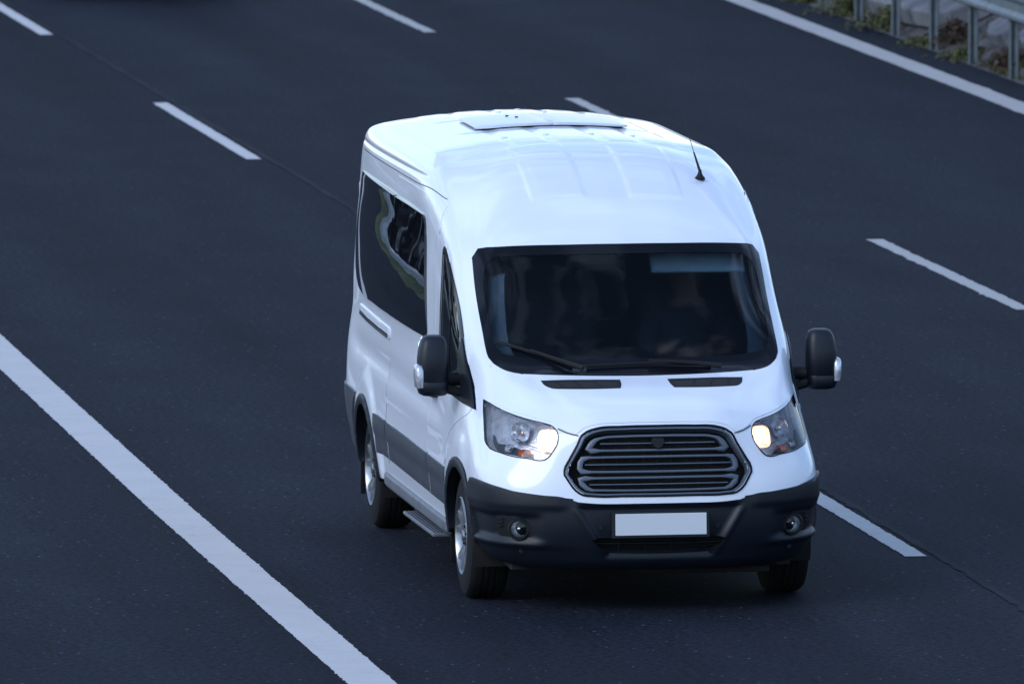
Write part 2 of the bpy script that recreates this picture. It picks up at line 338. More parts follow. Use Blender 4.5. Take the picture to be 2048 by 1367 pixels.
for r_, d_ in ((8, .012), (9, .018), (10, .022), (11, .034), (12, .046), (13, .054), (14, .05), (15, .02)):
    CT[r_, 5:11, 0] += d_; CT[r_, 4, 0] += d_*.65; CT[r_, 3, 0] += d_*.2; CT[r_, 11, 0] += d_*.75; CT[r_, 12, 0] += d_*.6
CT[9:13, 5:9, 0] += np.array([.010, .016, .018, .014])[:, None]
cu = np.concatenate([[0], np.cumsum(np.linalg.norm(np.diff(CT[1:13], axis=1), axis=2).mean(0))])
cv = np.concatenate([[0], np.cumsum(np.linalg.norm(np.diff(CT, axis=0), axis=2)[:, :9].mean(1))])
NU, NV = 460, 300
# denser sampling towards the front half
w = np.interp(np.linspace(0, cu[-1], 2000), [0, 2.6, 3.4, cu[-1]], [1.7, 1.5, .8, .8]); wc = np.concatenate([[0], np.cumsum((w[1:]+w[:-1])/2)]); wc /= wc[-1]
uq = np.interp(np.linspace(0, 1, NU), wc, np.linspace(0, cu[-1], 2000)); vq = np.linspace(0, cv[-1], NV)
G = pchip(cu, CT.transpose(1, 0, 2), uq).transpose(1, 0, 2)
S = pchip(cv, G, vq)                            # (NV, NU, 3)
def smooth(S, n):
    for _ in range(n):
        T = S.copy(); T[1:-1] = .25*S[:-2]+.5*S[1:-1]+.25*S[2:]
        X = T.copy(); X[:, 1:-1] = .25*T[:, :-2]+.5*T[:, 1:-1]+.25*T[:, 2:]
        X[:, 0] = T[:, 0]; X[:, 0, 0] = 0; X[:, -1, 0] = 0; X[-1, :, 0] = 0
        # mirror condition: dy/dz flat across x=0
        X[:, 0, 1:] = .5*T[:, 0, 1:]+.5*T[:, 1, 1:]
        S = X
    return S
S = smooth(S, 12)
def normals(S):
    du = np.gradient(S, axis=1); dv = np.gradient(S, axis=0); n = np.cross(du, dv)
    L = np.linalg.norm(n, axis=2, keepdims=True); n = n/np.maximum(L, 1e-9)
    n[L[..., 0] < 1e-9] = (0, 0, 1)
    return n
N = normals(S)
if N[NV//3, NU//2, 0] < 0: N = -N
_w = lambda a, b, x: (lambda t: t*t*(3-2*t))(np.clip((x-a)/(b-a), 0, 1))
_x, _y = S[..., 0], S[..., 1]
S[..., 0] -= np.where(_x > .4, .0058*(_y-4.0)**2*_w(1.5, 2.4, _y)*_w(6.0, 5.7, _y)*_w(1.05, 1.3, S[..., 2])*_w(2.42, 2.34, S[..., 2]), 0)
_k = _w(.89, .80, _x)*_w(2.85, 3.15, _y)*_w(5.78, 5.6, _y)*(S[..., 2] > 2.3)
_z = 2.464-.115*_x**2-.06*np.clip(_y-5.0, 0, 9)**2-.05*np.clip(3.3-_y, 0, 9)**1.6
S[..., 2] = S[..., 2]*(1-_k)+_z*_k
S = smooth(S, 4); N = normals(S)
if N[NV//3, NU//2, 0] < 0: N = -N
def sst(a, b, x): t = np.clip((x-a)/(b-a), 0, 1); return t*t*(3-2*t)
def bump(x, c, w): return np.exp(-((x-c)/w)**2)
X, Y, Z = S[..., 0], S[..., 1], S[..., 2]
D = np.zeros_like(X)
side = sst(.75, 1.0, Y)*(X > .5)
# wheel arch swell, scalloped shoulder below the belt, drip gutter, roof ribs
for yc in (1.02, 4.77):
    rad = np.hypot(Y-yc, (Z-.36)*1.0)
    D += (.012 if yc < 2 else .018)*sst(.62, .50, rad)*side*(Z > .3)*sst(1.3, 1.0, Z)
D -= .016*bump(Z-(1.02+.02*(Y-3)), 0, .07)*sst(1.35, 1.9, Y)*sst(5.75, 5.2, Y)*(X > .6)
D -= .008*bump(Z-.82, 0, .035)*sst(1.5, 1.8, Y)*sst(4.2, 3.9, Y)*(X > .6)
D -= .009*bump(Z, 2.262+.0*Y, .012)*sst(2.70, 3.05, Y)*sst(5.9, 5.7, Y)*(X > .55)
D -= .003*bump(X, .80, .018)*sst(2.95, 3.15, Y)*sst(5.75, 5.6, Y)*(Z > 2.2)
rib = np.zeros_like(X)
rib = sst(.125, .140, X)*sst(.452, .437, X)
front = sst(1.84, 1.88, Y-.05*X)*sst(2.90, 2.84, Y)
D += .006*rib*front*(Z > 2.1)
yr = Y
for xc, wd in ((.0, .105), (.27, .075), (.50, .07)):
    D += .0045*sst(wd+.012, wd, np.abs(X-xc))*sst(2.96, 3.0, yr)*(1-.9*bump(yr, 3.85, .05))*(1-.9*bump(yr, 4.75, .05))*sst(5.66, 5.6, yr)*(Z > 2.3)
D += .004*bump(Y, 2.925, .012)*(Z > 2.33)*(X < .7)
# bonnet: two raised folds running back from the grille corners
fold = .40+.22*(Z-1.06)/.25
D += .007*sst(.03, -.03, X-fold)*(Z > 1.05)*sst(1.06, 1.12, Z)*sst(1.32, 1.28, Z)*(Y < .85)
S = S+N*D[..., None]
S = smooth(S, 1); N2 = normals(S); N = N2 if N2[NV//3, NU//2, 0] > 0 else -N2
N[:, 0, 0] = 0; N[:, -1, 0] = 0; N[-1] = (0, 0, 1)
X, Y, Z = S[..., 0], S[..., 1], S[..., 2]

Vh = S.reshape(-1, 3)
idx = np.arange(NV*NU).reshape(NV, NU)
Q = np.stack([idx[:-1, :-1], idx[:-1, 1:], idx[1:, 1:], idx[1:, :-1]], -1).reshape(-1, 4)
BVH = BVHTree.FromPolygons([Vector(v) for v in Vh], [tuple(int(k) for k in q) for q in Q])
QU = NU-1
def uv_of(loc, fi):
    i, j = divmod(fi, QU)
    p00, p01, p10 = S[i, j], S[i, j+1], S[i+1, j]
    a = p01-p00; b = p10-p00; d = np.array(loc)-p00
    A = np.array([[a@a, a@b], [a@b, b@b]])+np.eye(2)*1e-12
    s, t = np.linalg.solve(A, [a@d, b@d])
    return (j+float(np.clip(s, 0, 1)), i+float(np.clip(t, 0, 1)))
def hitF(x, z):      # seen from the front, x >= 0
    h = BVH.ray_cast(Vector((max(x, 1e-4), -3, z)), Vector((0, 1, 0))); assert h[0] is not None, ('F', x, z); return uv_of(h[0], h[2])
def hitS(y, z):      # seen from the side
    h = BVH.ray_cast(Vector((3, y, z)), Vector((-1, 0, 0))); assert h[0] is not None, ('S', y, z); return uv_of(h[0], h[2])
def hitT(x, y):      # seen from above
    h = BVH.ray_cast(Vector((max(x, 1e-4), y, 5)), Vector((0, 0, -1))); assert h[0] is not None, ('T', x, y); return uv_of(h[0], h[2])
def near(x, y, z):
    h = BVH.find_nearest(Vector((x, y, z))); return uv_of(h[0], h[2])
def ev(u, v, A=None):
    A = S if A is None else A
    j = min(int(u), NU-2); i = min(int(v), NV-2); s = u-j; t = v-i
    return (1-t)*((1-s)*A[i, j]+s*A[i, j+1])+t*((1-s)*A[i+1, j]+s*A[i+1, j+1])
def evn(u, v):
    n = ev(u, v, N); return n/max(np.linalg.norm(n), 1e-9)
def spline(pts, step=.02, closed=True, sharp=()):
    P = [np.array(p, float) for p in pts]; n = len(P); out = []
    for k in range(n if closed else n-1):
        p1, p2 = P[k], P[(k+1) % n]
        p0 = P[(k-1) % n] if (closed or k > 0) else p1; p3 = P[(k+2) % n] if (closed or k < n-2) else p2
        L = np.linalg.norm(p2-p1); m = max(1, int(L/step))
        def tan(a, b, c):
            la, lb = np.linalg.norm(b-a)+1e-9, np.linalg.norm(c-b)+1e-9
            return ((b-a)/la*lb+(c-b)/lb*la)/(la+lb)
        ch = (p2-p1)/L
        t1 = ch if (k in sharp or L > 3*np.linalg.norm(p1-p0)) else tan(p0, p1, p2)
        t2 = ch if ((k+1) % n in sharp or L > 3*np.linalg.norm(p3-p2)) else tan(p1, p2, p3)
        for q in range(m):
            s = q/m
            out.append((2*s**3-3*s**2+1)*p1+(s**3-2*s**2+s)*L*t1+(-2*s**3+3*s**2)*p2+(s**3-s**2)*L*t2)
    if not closed: out.append(P[-1])
    return out
HIT = {'F': hitF, 'S': hitS, 'T': hitT}
def uvs(mode, pts):
    return [HIT[mode](*p) if isinstance(mode, str) else mode(*p) for p in pts]
def inside(poly, x, y):          # vectorised point in polygon
    c = np.zeros(np.shape(x), bool); n = len(poly)
    for i in range(n):
        (x1, y1), (x2, y2) = poly[i], poly[(i+1) % n]
        if y1 == y2: continue
        c ^= ((y1 > y) != (y2 > y)) & (x < (x2-x1)*(y-y1)/(y2-y1)+x1)
    return c
def tess(poly, holes=(), step=2):
    """conforming triangulation of a (u,v) outline; returns uv verts, tris, outline loops"""
    loops = [poly]+list(holes); P = []; E_ = []; L = []
    for lp in loops:
        b = len(P); n = len(lp); P += [tuple(p) for p in lp]; E_ += [(b+k, b+(k+1) % n) for k in range(n)]; L.append(list(range(b, b+n)))
    us = [p[0] for p in poly]; vsx = [p[1] for p in poly]
    gu, gv = np.meshgrid(np.arange(math.floor(min(us)), math.ceil(max(us))+1, step), np.arange(math.floor(min(vsx)), math.ceil(max(vsx))+1, step))
    ok = inside(poly, gu.astype(float)+1e-4, gv.astype(float)+1e-4)
    for h in holes: ok &= ~inside(h, gu.astype(float)+1e-4, gv.astype(float)+1e-4)
    g = np.stack([gu[ok], gv[ok]], 1).astype(float)
    if len(g):
        B = np.array(P)
        d = np.full(len(g), 1e9)
        for k in range(0, len(B), 200): d = np.minimum(d, np.min(np.hypot(g[:, None, 0]-B[None, k:k+200, 0], g[:, None, 1]-B[None, k:k+200, 1]), axis=1))
        g = g[d > .7*step]
    A = [Vector(p) for p in P]+[Vector((float(a), float(b))) for a, b in g]
    vo, eo, fo, ov, oe, of = delaunay_2d_cdt(A, E_, [], 0, 1e-5)
    V = [(p.x, p.y) for p in vo]
    cx = np.array([sum(V[k][0] for k in q)/len(q) for q in fo]); cy = np.array([sum(V[k][1] for k in q)/len(q) for q in fo])
    keep = inside(poly, cx, cy)
    for h in holes: keep &= ~inside(h, cx, cy)
    mp_ = {}
    for new, olds in enumerate(ov):
        for o in olds: mp_[o] = new
    return V, [fo[k] for k in range(len(fo)) if keep[k]], [[mp_[k] for k in lp] for lp in L]
def patch(name, uvp, m, parent, off=.004, rim=.012, s=1, holes=(), disp=None, label=None, step=2, lip=0, sym=False):
    """piece of bodywork following the body surface, with a turned-in edge; sym joins it with its mirror image over x=0"""
    cl = lambda q: (0.0 if q[0] < .3 else q[0], q[1])
    if sym: uvp = [cl(q) for q in uvp]
    V, F, L = tess(uvp, holes, step)
    P = np.array([ev(*q) for q in V]); Nn = np.array([evn(*q) for q in V])
    o_ = np.full(len(V), float(off))
    if disp is not None: o_ = o_+disp(P[:, 0], P[:, 1], P[:, 2])
    if lip:
        for lp in L: o_[lp] -= lip
    W = list(P+Nn*o_[:, None]); F = [tuple(q) for q in F]; nm = len(W)
    if rim:
        for lp in L:
            b = len(W); n = len(lp)
            for k in lp: W.append(W[k].copy())
            for k in lp: W.append(W[k]-Nn[k]*rim)
            for k in range(n):
                if sym and W[lp[k]][0] < 1e-4 and W[lp[(k+1) % n]][0] < 1e-4: continue
                F.append((b+k, b+(k+1) % n, b+n+(k+1) % n, b+n+k))
    W = np.array(W)
    if sym:
        n = len(W); mp_ = np.arange(n)+n; c = W[:nm, 0] < 1e-4; mp_[:nm][c] = np.arange(nm)[c]
        F = F+[tuple(int(mp_[k]) for k in q[::-1]) for q in F]
        W = np.concatenate([W, W*[-1, 1, 1]])
    else: W[:, 0] *= s
    o = mesh(name, W, F, m, parent, True, label)
    bm = bmesh.new(); bm.from_mesh(o.data); bmesh.ops.delete(bm, geom=[v for v in bm.verts if not v.link_faces], context='VERTS')
    bmesh.ops.recalc_face_normals(bm, faces=bm.faces)
    fs = max(bm.faces, key=lambda q: q.calc_area()); c = fs.calc_center_median()
    h = BVH.find_nearest(Vector((abs(c.x), c.y, c.z))); nn = h[1].copy()
    i, j = divmod(h[2], QU); nv = Vector(N[i, j]); nv.x *= -1 if c.x < 0 else 1
    if fs.normal.dot(nv) < 0: bmesh.ops.reverse_faces(bm, faces=bm.faces)
    bm.to_mesh(o.data); bm.free()
    return o
def both(name, uvp, m, parent, **k): return [patch(name, uvp, m, parent, s=s, **k) for s in (1, -1)]
def fullF(half):        # outline over x>=0 closed through the centre line: list of (x,z) from top centre to bottom centre
    return half
def ribbon(name, uvp, wd, off, m, parent, s=1, closed=False, depth=.004, both_sides=False, mb=None):
    """thin strip laid along a surface line"""
    own = mb is None
    if own: mb = MB()
    for sg in ((1, -1) if both_sides else (s,)):
        P = [ev(*q)+evn(*q)*off for q in uvp]; Nn = [evn(*q) for q in uvp]; n = len(P); V = []; F = []
        for k in range(n):
            a = P[(k-1) % n] if (closed or k) else P[k]; b = P[(k+1) % n] if (closed or k < n-1) else P[k]
            t = b-a; t = t/max(np.linalg.norm(t), 1e-9); c = np.cross(t, Nn[k]); c /= max(np.linalg.norm(c), 1e-9)
            for sc, dz in ((-1, -depth), (-1, 0), (1, 0), (1, -depth)):
                q = P[k]+c*wd/2*sc+Nn[k]*dz; V.append((q[0]*sg, q[1], q[2]))
        for k in range(n if closed else n-1):
            for e in range(3): F.append((k*4+e, k*4+e+1, ((k+1) % n)*4+e+1, ((k+1) % n)*4+e))
        mb.add(V, F)
    if own: return mb.build(name, m, parent, autos=40)

# ================================================================ VAN: assembly
van = empty('passenger_van', (0, 0, 0))
tag(van, 'white high roof passenger van with lit headlights driving in the middle lane', 'van')
kill = np.zeros((NV-1, NU-1), bool)
ju, iv = np.meshgrid(np.arange(NU-1)+.5, np.arange(NV-1)+.5)
def shrink(poly, k):
    c = np.mean(np.array(poly), 0)
    if min(p[0] for p in poly) < .5: c[0] = 0; return [(-1.0 if p[0] < .5 else p[0]*k, c[1]+(p[1]-c[1])*k) for p in poly]
    return [tuple(c+(np.array(p)-c)*k) for p in poly]
def cut(poly, k=.97):
    global kill
    kill |= inside(shrink(poly, k) if k != 1 else poly, ju, iv)
def half(top, step=.02, sharp=()):
    """front outline given from top centre (x=0) round to bottom centre (x=0)"""
    pts = [(x, z) for x, z in top]
    # mirrored neighbours keep the spline level at the centre line
    ext = [(-pts[1][0], pts[1][1])]+pts+[(-pts[-2][0], pts[-2][1])]
    sp = spline(ext, step, closed=False, sharp=[q+1 for q in sharp])
    sp = [(max(x, 0), z) for x, z in sp if x > -1e-6]
    return sp

# --- windscreen
WS = [(0, 1.976), (.30, 1.974), (.60, 1.966), (.755, 1.955), (.800, 1.945), (.836, 1.895), (.841, 1.78), (.843, 1.65), (.843, 1.50), (.843, 1.42), (.838, 1.378), (.818, 1.350), (.780, 1.324), (.73, 1.308), (.67, 1.299), (.45, 1.294), (.2, 1.290), (0, 1.289)]
ws = uvs('F', half(WS, .02, sharp=(4, 5)))
GL = [(0, 1.925), (.35, 1.922), (.62, 1.912), (.725, 1.900), (.770, 1.865), (.795, 1.78), (.803, 1.65), (.803, 1.52), (.792, 1.44), (.755, 1.400), (.70, 1.388), (.60, 1.378), (.3, 1.372), (0, 1.370)]
gl = uvs('F', half(GL, .02))
cut(ws, .985)
# the border is one closed frame: half outline = outer down, inner back up
o = patch('windscreen_border', ws+gl[::-1], 'frit', van, off=.003, rim=.006, sym=True)
scr = patch('windscreen', gl, 'windscreen', van, off=.001, rim=0, sym=True, step=4)

# --- headlamps
HL = [(.895, 1.160), (.875, 1.150), (.830, 1.124), (.770, 1.101), (.69, 1.080), (.615, 1.065), (.578, 1.053), (.557, 1.028), (.552, .995), (.562, .955), (.590, .910), (.615, .880), (.637, .866), (.668, .862), (.72, .870), (.79, .8765), (.86, .892), (.910, .912), (.922, .935), (.920, .985), (.912, 1.05), (.904, 1.11)]
hl = uvs('F', spline(HL, .012, sharp=(0,)))
cut(hl, .97)
# --- grille opening
GR = [(0, 1.052), (.20, 1.050), (.34, 1.042), (.395, 1.025), (.425, 1.005), (.455, .95), (.50, .875), (.532, .815), (.533, .79), (.515, .76), (.475, .705), (.44, .682), (.38, .674), (.2, .672), (0, .671)]
gr = uvs('F', half(GR, .012))
cut(gr, .97)
# --- door and cabin windows (side view y, z)
DW = [(2.055, 1.90), (2.05, 1.75), (2.04, 1.35), (2.02, 1.17), (1.98, 1.150), (1.39, 1.125), (1.0, 1.105), (.80, 1.095), (.86, 1.15), (1.05, 1.29), (1.235, 1.445), (1.45, 1.605), (1.62, 1.715), (1.78, 1.815), (1.90, 1.890), (1.97, 1.922), (2.03, 1.925)]
dw = uvs('S', spline(DW, .02, sharp=(5, 7)))
DG = [(2.025, 1.88), (2.02, 1.75), (2.01, 1.35), (1.99, 1.19), (1.95, 1.18), (1.60, 1.168), (1.30, 1.16), (1.27, 1.18), (1.29, 1.44), (1.47, 1.580), (1.64, 1.685), (1.80, 1.785), (1.92, 1.865), (1.975, 1.892), (2.01, 1.895)]
dg = uvs('S', spline(DG, .02, sharp=(7, 8)))
cut(dw, .96)
W1 = [(2.74, 2.052), (2.68, 2.03), (2.655, 1.96), (2.58, 1.72), (2.51, 1.45), (2.50, 1.385), (2.53, 1.360), (2.60, 1.352), (3.2, 1.358), (3.885, 1.366), (3.9045, 1.368), (3.9045, 1.70), (3.9045, 2.066), (3.885, 2.069), (3.3, 2.062)]
W2 = [(5.45, 2.090), (4.6, 2.082), (3.93, 2.071), (3.9075, 2.066), (3.9075, 1.7), (3.9075, 1.368), (3.93, 1.367), (4.6, 1.372), (5.20, 1.382), (5.42, 1.415), (5.57, 1.50), (5.635, 1.64), (5.64, 1.85), (5.61, 2.03), (5.56, 2.08)]
w1 = uvs('S', spline(W1, .03)); w2 = uvs('S', spline(W2, .03))
# --- wheel arches
WHEELS = ((1.02, .355), (4.77, .355))
def arc(yc, zc, r, a0, a1, n): return [(yc+r*math.cos(R(a0+(a1-a0)*k/n)), zc+r*math.sin(R(a0+(a1-a0)*k/n))) for k in range(n+1)]
fy = (S[:-1, :-1]+S[1:, 1:])/2
for yc, zc in WHEELS: kill |= (np.hypot(fy[..., 1]-yc, fy[..., 2]-zc) < .408) & (fy[..., 0] > .6)
# --- bumper outline (front part F, then round the corner on the side S)
BT = [(0, .628), (.2, .628), (.36, .628), (.45, .634), (.50, .652), (.56, .668), (.65, .675), (.78, .688), (.88, .712)]
bt = [hitF(*p) for p in spline([(-.2, .628)]+BT, .02, closed=False) if p[0] >= 0]
bs = [near(x, y, z) for x, y, z in [(.935, .34, .727), (.965, .42, .735), (.985, .50, .738), (.995, .585, .736)]]
ba = [near(1.0, y, z) for y, z in arc(1.02, .355, .447, 137, 182, 14)]
bb = [near(x, y, z) for x, y, z in [(.950, .565, .305), (.925, .52, .285), (.88, .44, .272), (.83, .36, .262), (.77, .29, .256), (.68, .235, .250), (.6, .19, .248), (.45, .15, .247), (.3, .125, .247), (.15, .115, .247), (0, .112, .247)]]
bo = bt+bs+ba+bb
for lp in (bt+bs+ba+bb,): cut(lp, 1)
# --- body shell
kill |= (fy[..., 2] < .47) & (fy[..., 1] < .66)
kill[:int(np.searchsorted(vq, cv[1]))+1] = True
keep = ~kill.reshape(-1); Qk = Q[keep]
n0 = len(Vh); mpx = np.arange(n0)+n0; c0_ = Vh[:, 0] < 1e-6; mpx[c0_] = np.arange(n0)[c0_]
Vall = np.concatenate([Vh, Vh*[-1, 1, 1]]); Qm = mpx[Qk][:, ::-1]
Qall = np.concatenate([Qk, Qm])
me = bpy.data.meshes.new('body'); me.from_pydata(Vall.tolist(), [], Qall.tolist()); me.validate(); me.update()
body = link('body', me, 'white', van)
bm = bmesh.new(); bm.from_mesh(me); bmesh.ops.delete(bm, geom=[v for v in bm.verts if not v.link_faces], context='VERTS')
bmesh.ops.dissolve_degenerate(bm, dist=1e-5, edges=bm.edges)
bmesh.ops.recalc_face_normals(bm, faces=bm.faces)
tf = max(bm.faces, key=lambda q: q.calc_center_median().z)
if tf.normal.z < 0: bmesh.ops.reverse_faces(bm, faces=bm.faces)
bm.to_mesh(me); bm.free(); me.polygons.foreach_set('use_smooth', [True]*len(me.polygons))

# --- bonnet, sitting a hair proud of the wings
hb = [hitF(*p) for p in spline([(-.2, 1.074), (0, 1.075), (.20, 1.073), (.35, 1.064), (.415, 1.045), (.455, 1.012)], .02, closed=False) if p[0] >= 0]
hb += [hitF(*p) for p in spline([(.455, 1.012), (.50, 1.022), (.545, 1.045), (.575, 1.068), (.62, 1.080), (.69, 1.095), (.77, 1.116), (.83, 1.139), (.868, 1.162), (.876, 1.20), (.862, 1.27), (.845, 1.330), (.82, 1.347)], .02, closed=False)][1:]
hb += [hitF(*p) for p in spline([(.82, 1.347), (.76, 1.312), (.675, 1.286), (.45, 1.2805), (.2, 1.279), (0, 1.278)], .02, closed=False)][1:]
bonnet = patch('bonnet', hb, 'white', van, off=.0035, rim=.006, sym=True)
for s_ in (1, -1):
    ribbon('seam', [hitF(*p) for p in spline([(.445, 1.004), (.50, 1.016), (.552, 1.038)], .01, closed=False)], .006, .0045, 'seam', bonnet, s=s_)
for s_ in (1, -1):
    VT = [(.137, 1.270), (.30, 1.271), (.45, 1.270), (.580, 1.266), (.572, 1.250), (.545, 1.236), (.50, 1.232), (.30, 1.234), (.155, 1.236), (.142, 1.25)]
    v_ = uvs('F', spline(VT, .01, sharp=(0, 3, 8)))
    ve = patch('bonnet_vent', v_, 'dark', bonnet, off=.006, rim=.004, s=s_, holes=[shrink_uv for shrink_uv in [uvs('F', spline([(.160, 1.264), (.30, 1.2655), (.45, 1.2645), (.560, 1.2605), (.545, 1.2425), (.50, 1.2385), (.30, 1.2400), (.165, 1.2415)], .01, sharp=(0, 3)))]])
    vb = patch('vent_mesh', uvs('F', spline([(.155, 1.266), (.30, 1.2675), (.45, 1.2665), (.568, 1.2625), (.55, 1.2405), (.50, 1.2365), (.30, 1.2380), (.16, 1.2395)], .01, sharp=(0, 3))), 'under', ve, off=.0045, rim=0, s=s_)
    for k in range(1, 4):
        x = .155+.105*k
        ribbon('vent_rib', [hitF(x+q*.012, z) for q, z in enumerate(np.linspace(1.2395, 1.2645, 4))], .004, .0065, 'dark', ve, s=s_)
# --- washer area / wipers
def onws(x, z, off=.012):
    u, v = hitF(abs(x), z); p = ev(u, v)+evn(u, v)*off; return (p[0]*(1 if x >= 0 else -1), p[1], p[2])
for pts_b, pts_a in ((((-.775, 1.452), (-.58, 1.395), (-.38, 1.330)), ((-.33, 1.300), (-.45, 1.345), (-.60, 1.402))),
                     (((-.30, 1.325), (.05, 1.335), (.42, 1.322)), ((.47, 1.300), (.30, 1.322), (.06, 1.342)))):
    wp = MB(); bl = spline(pts_b, .03, closed=False); wp.tube([onws(x, z, .016) for x, z in bl], .0075, 6, flat=(1.3, .8))
    w_ = wp.build('wiper_blade', 'dark', van)
    wa = MB(); ar = spline(pts_a, .03, closed=False); n_ = len(ar)
    wa.tube([onws(x, z, .034-.010*k/n_) for k, (x, z) in enumerate(ar)], [.013-.006*k/n_ for k in range(n_)], 6, flat=(1.2, .6)); wa.build('wiper_arm', 'dark', w_)

# --- bumper with its relief
def bdisp(x, y, z):
    x = np.abs(x)
    edge = .30+(z-.333)*.60                     # sides of the central trapezoid
    trap = sst(.022, -.022, x-edge)*sst(.315, .345, z)*sst(.625, .60, z)
    d = -.022*trap
    d += .010*bump(x-edge, .012, .018)*sst(.33, .36, z)*sst(.62, .58, z)
    # brow above the fog lamps
    d += .010*sst(.585, .615, z)*sst(.50, .58, x)
    # fog recess
    px = sst(.60, .70, x)*sst(.405, .435, z)*sst(.575, .545, z)
    d -= .024*px*sst(.62, .76, x)
    # lower lip ledge
    d += .014*bump(z-(.395+.03*(x-.7)), 0, .014)*sst(.60, .68, x)
    d -= .006*sst(.385, .36, z)*sst(.42, .55, x)
    d += .003*bump(z, .300, .018)*sst(.62, .5, x)
    return d
LI = [(0, .428), (.2, .429), (.37, .430), (.385, .425), (.35, .385), (.315, .352), (.28, .340), (.15, .336), (0, .335)]
li = [hitF(*p) for p in half(LI, .02, sharp=(2, 3))]
bo2 = bt+bs+ba+bb                # lower intake is reached through a break in the half outline
k0 = len(bo2)
bumper = patch('front_bumper', bo2+li[::-1], 'black', van, off=.008, rim=.02, sym=True, step=1, disp=bdisp)
ig = patch('lower_intake', [hitF(*p) for p in half([(0, .434), (.2, .435), (.38, .436), (.40, .43), (.36, .38), (.32, .345), (.28, .332), (.15, .329), (0, .328)], .02)], 'under', bumper, off=-.075, rim=-.065, sym=True, step=4)
gm = MB()
def sfp(x, z, off):
    u, v = hitF(abs(x), z); n = evn(u, v); p = ev(u, v)+n*off; s_ = 1 if x >= 0 else -1
    return (p[0]*s_, p[1], p[2])
def bar3(mb, pts, hgt, dep, off, closed=False, smoothed=.02):
    """flat bar: front face height hgt, depth dep, through (x, z) points"""
    q = spline(pts, smoothed, closed=closed); n = len(q); V = []; F = []
    for k, (x, z) in enumerate(q):
        a = q[(k-1) % n] if (closed or k) else q[k]; b = q[(k+1) % n] if (closed or k < n-1) else q[k]
        t = np.array(b)-np.array(a); t /= max(np.linalg.norm(t), 1e-9); c = (-t[1], t[0]); h = hgt(x, z) if callable(hgt) else hgt
        fr = .35*h
        for sc, dz in ((-.5, -dep), (-.5, -fr*.4), (-.2, 0), (.2, 0), (.5, -fr*.4), (.5, -dep)):
            V.append(sfp(x+c[0]*h*sc, z+c[1]*h*sc, off+dz))
    m = 6
    for k in range(n if closed else n-1):
        for e in range(m-1): F.append((k*m+e, k*m+e+1, ((k+1) % n)*m+e+1, ((k+1) % n)*m+e))
    mb.add(V, F)
bar3(gm, [(-.36, .386), (0, .384), (.36, .386)], .010, .02, -.036)
for zz in (.408, .362, .346): bar3(gm, [(-.33, zz), (0, zz), (.33, zz)], .004, .01, -.044)
for xx in (-.225, -.075, .075, .225): bar3(gm, [(xx, .340), (xx, .425)], .010, .02, -.036)
gm.build('intake_bar', 'dark', bumper)
for s_ in (1, -1):
    # fog lamp pocket with ribs, round lamp in a collar
    u_, v_ = hitF(.79, .478); p = ev(u_, v_)+evn(u_, v_)*-.012; n = Vector((p[0]*0, -1, 0)); P0 = Vector((p[0]*s_, p[1], p[2]))
    pk = patch('fog_lamp_bezel', uvs('F', spline([(.905, .545), (.84, .556), (.775, .540), (.735, .50), (.700, .435), (.72, .415), (.80, .408), (.875, .418), (.895, .45), (.90, .50)], .012, sharp=(0,))), 'dark', bumper, off=-.0105, rim=.01, s=s_, lip=0)
    fm = MB()
    nrm = Vector(evn(u_, v_)); nrm.x *= s_; nrm = (nrm*.35+Vector((0, -1, 0))*.65).normalized(); q = nrm.to_track_quat('-Y', 'Z').to_matrix()
    def put(prof, nm, mt, par, n=36):
        mb = MB().lathe(prof, n, 'y'); mb.V = [tuple(q @ Vector(v)+P0) for v in mb.V]; return mb.build(nm, mt, par)
    fl = put([(.062, .02), (.064, -.012), (.058, -.024), (.050, -.024), (.047, -.010)], 'fog_lamp', 'dark', bumper)
    put([(.047, -.012), (.038, -.002), (.026, .006), (.0, .010)], 'reflector', 'fogref', fl)
    put([(.012, -.004), (.010, -.012), (0, -.014)], 'bulb_cap', 'chrome', fl)
    put([(.0485, -.014), (.035, -.021), (.018, -.024), (0, -.025)], 'lens', 'lens', fl)
    for k in range(3): MB().tube([sfp(s_*(.865+.003*k), .535-.022*k, .0), sfp(s_*(.895), .533-.022*k, .0)], .004, 6).build('bezel_rib', 'dark', pk)
    for (x, z) in ((.335, .487), (.765, .352)):
        sn = MB(); c = Vector(sfp(x*s_, z, -.012 if x < .5 else .004)); sn.lathe([(.013, .01), (.013, -.002), (.010, -.005), (0, -.005)], 20, 'y', c); sn.build('parking_sensor', 'dark', bumper)
pl = MB(); pl.box((0, -.012, .512), (.52, .010, .122), Matrix.Rotation(R(-3), 3, 'X')); plate = pl.build('number_plate', 'plate', van, smooth=False, bevel=.002)
ph = MB(); ph.box((0, .004, .508), (.56, .022, .150), Matrix.Rotation(R(-3), 3, 'X')); ph.build('plate_holder', 'black', bumper, smooth=False, bevel=.004)
# slim plinth joining the two bonnet corners (white band under the grille belongs to the body)

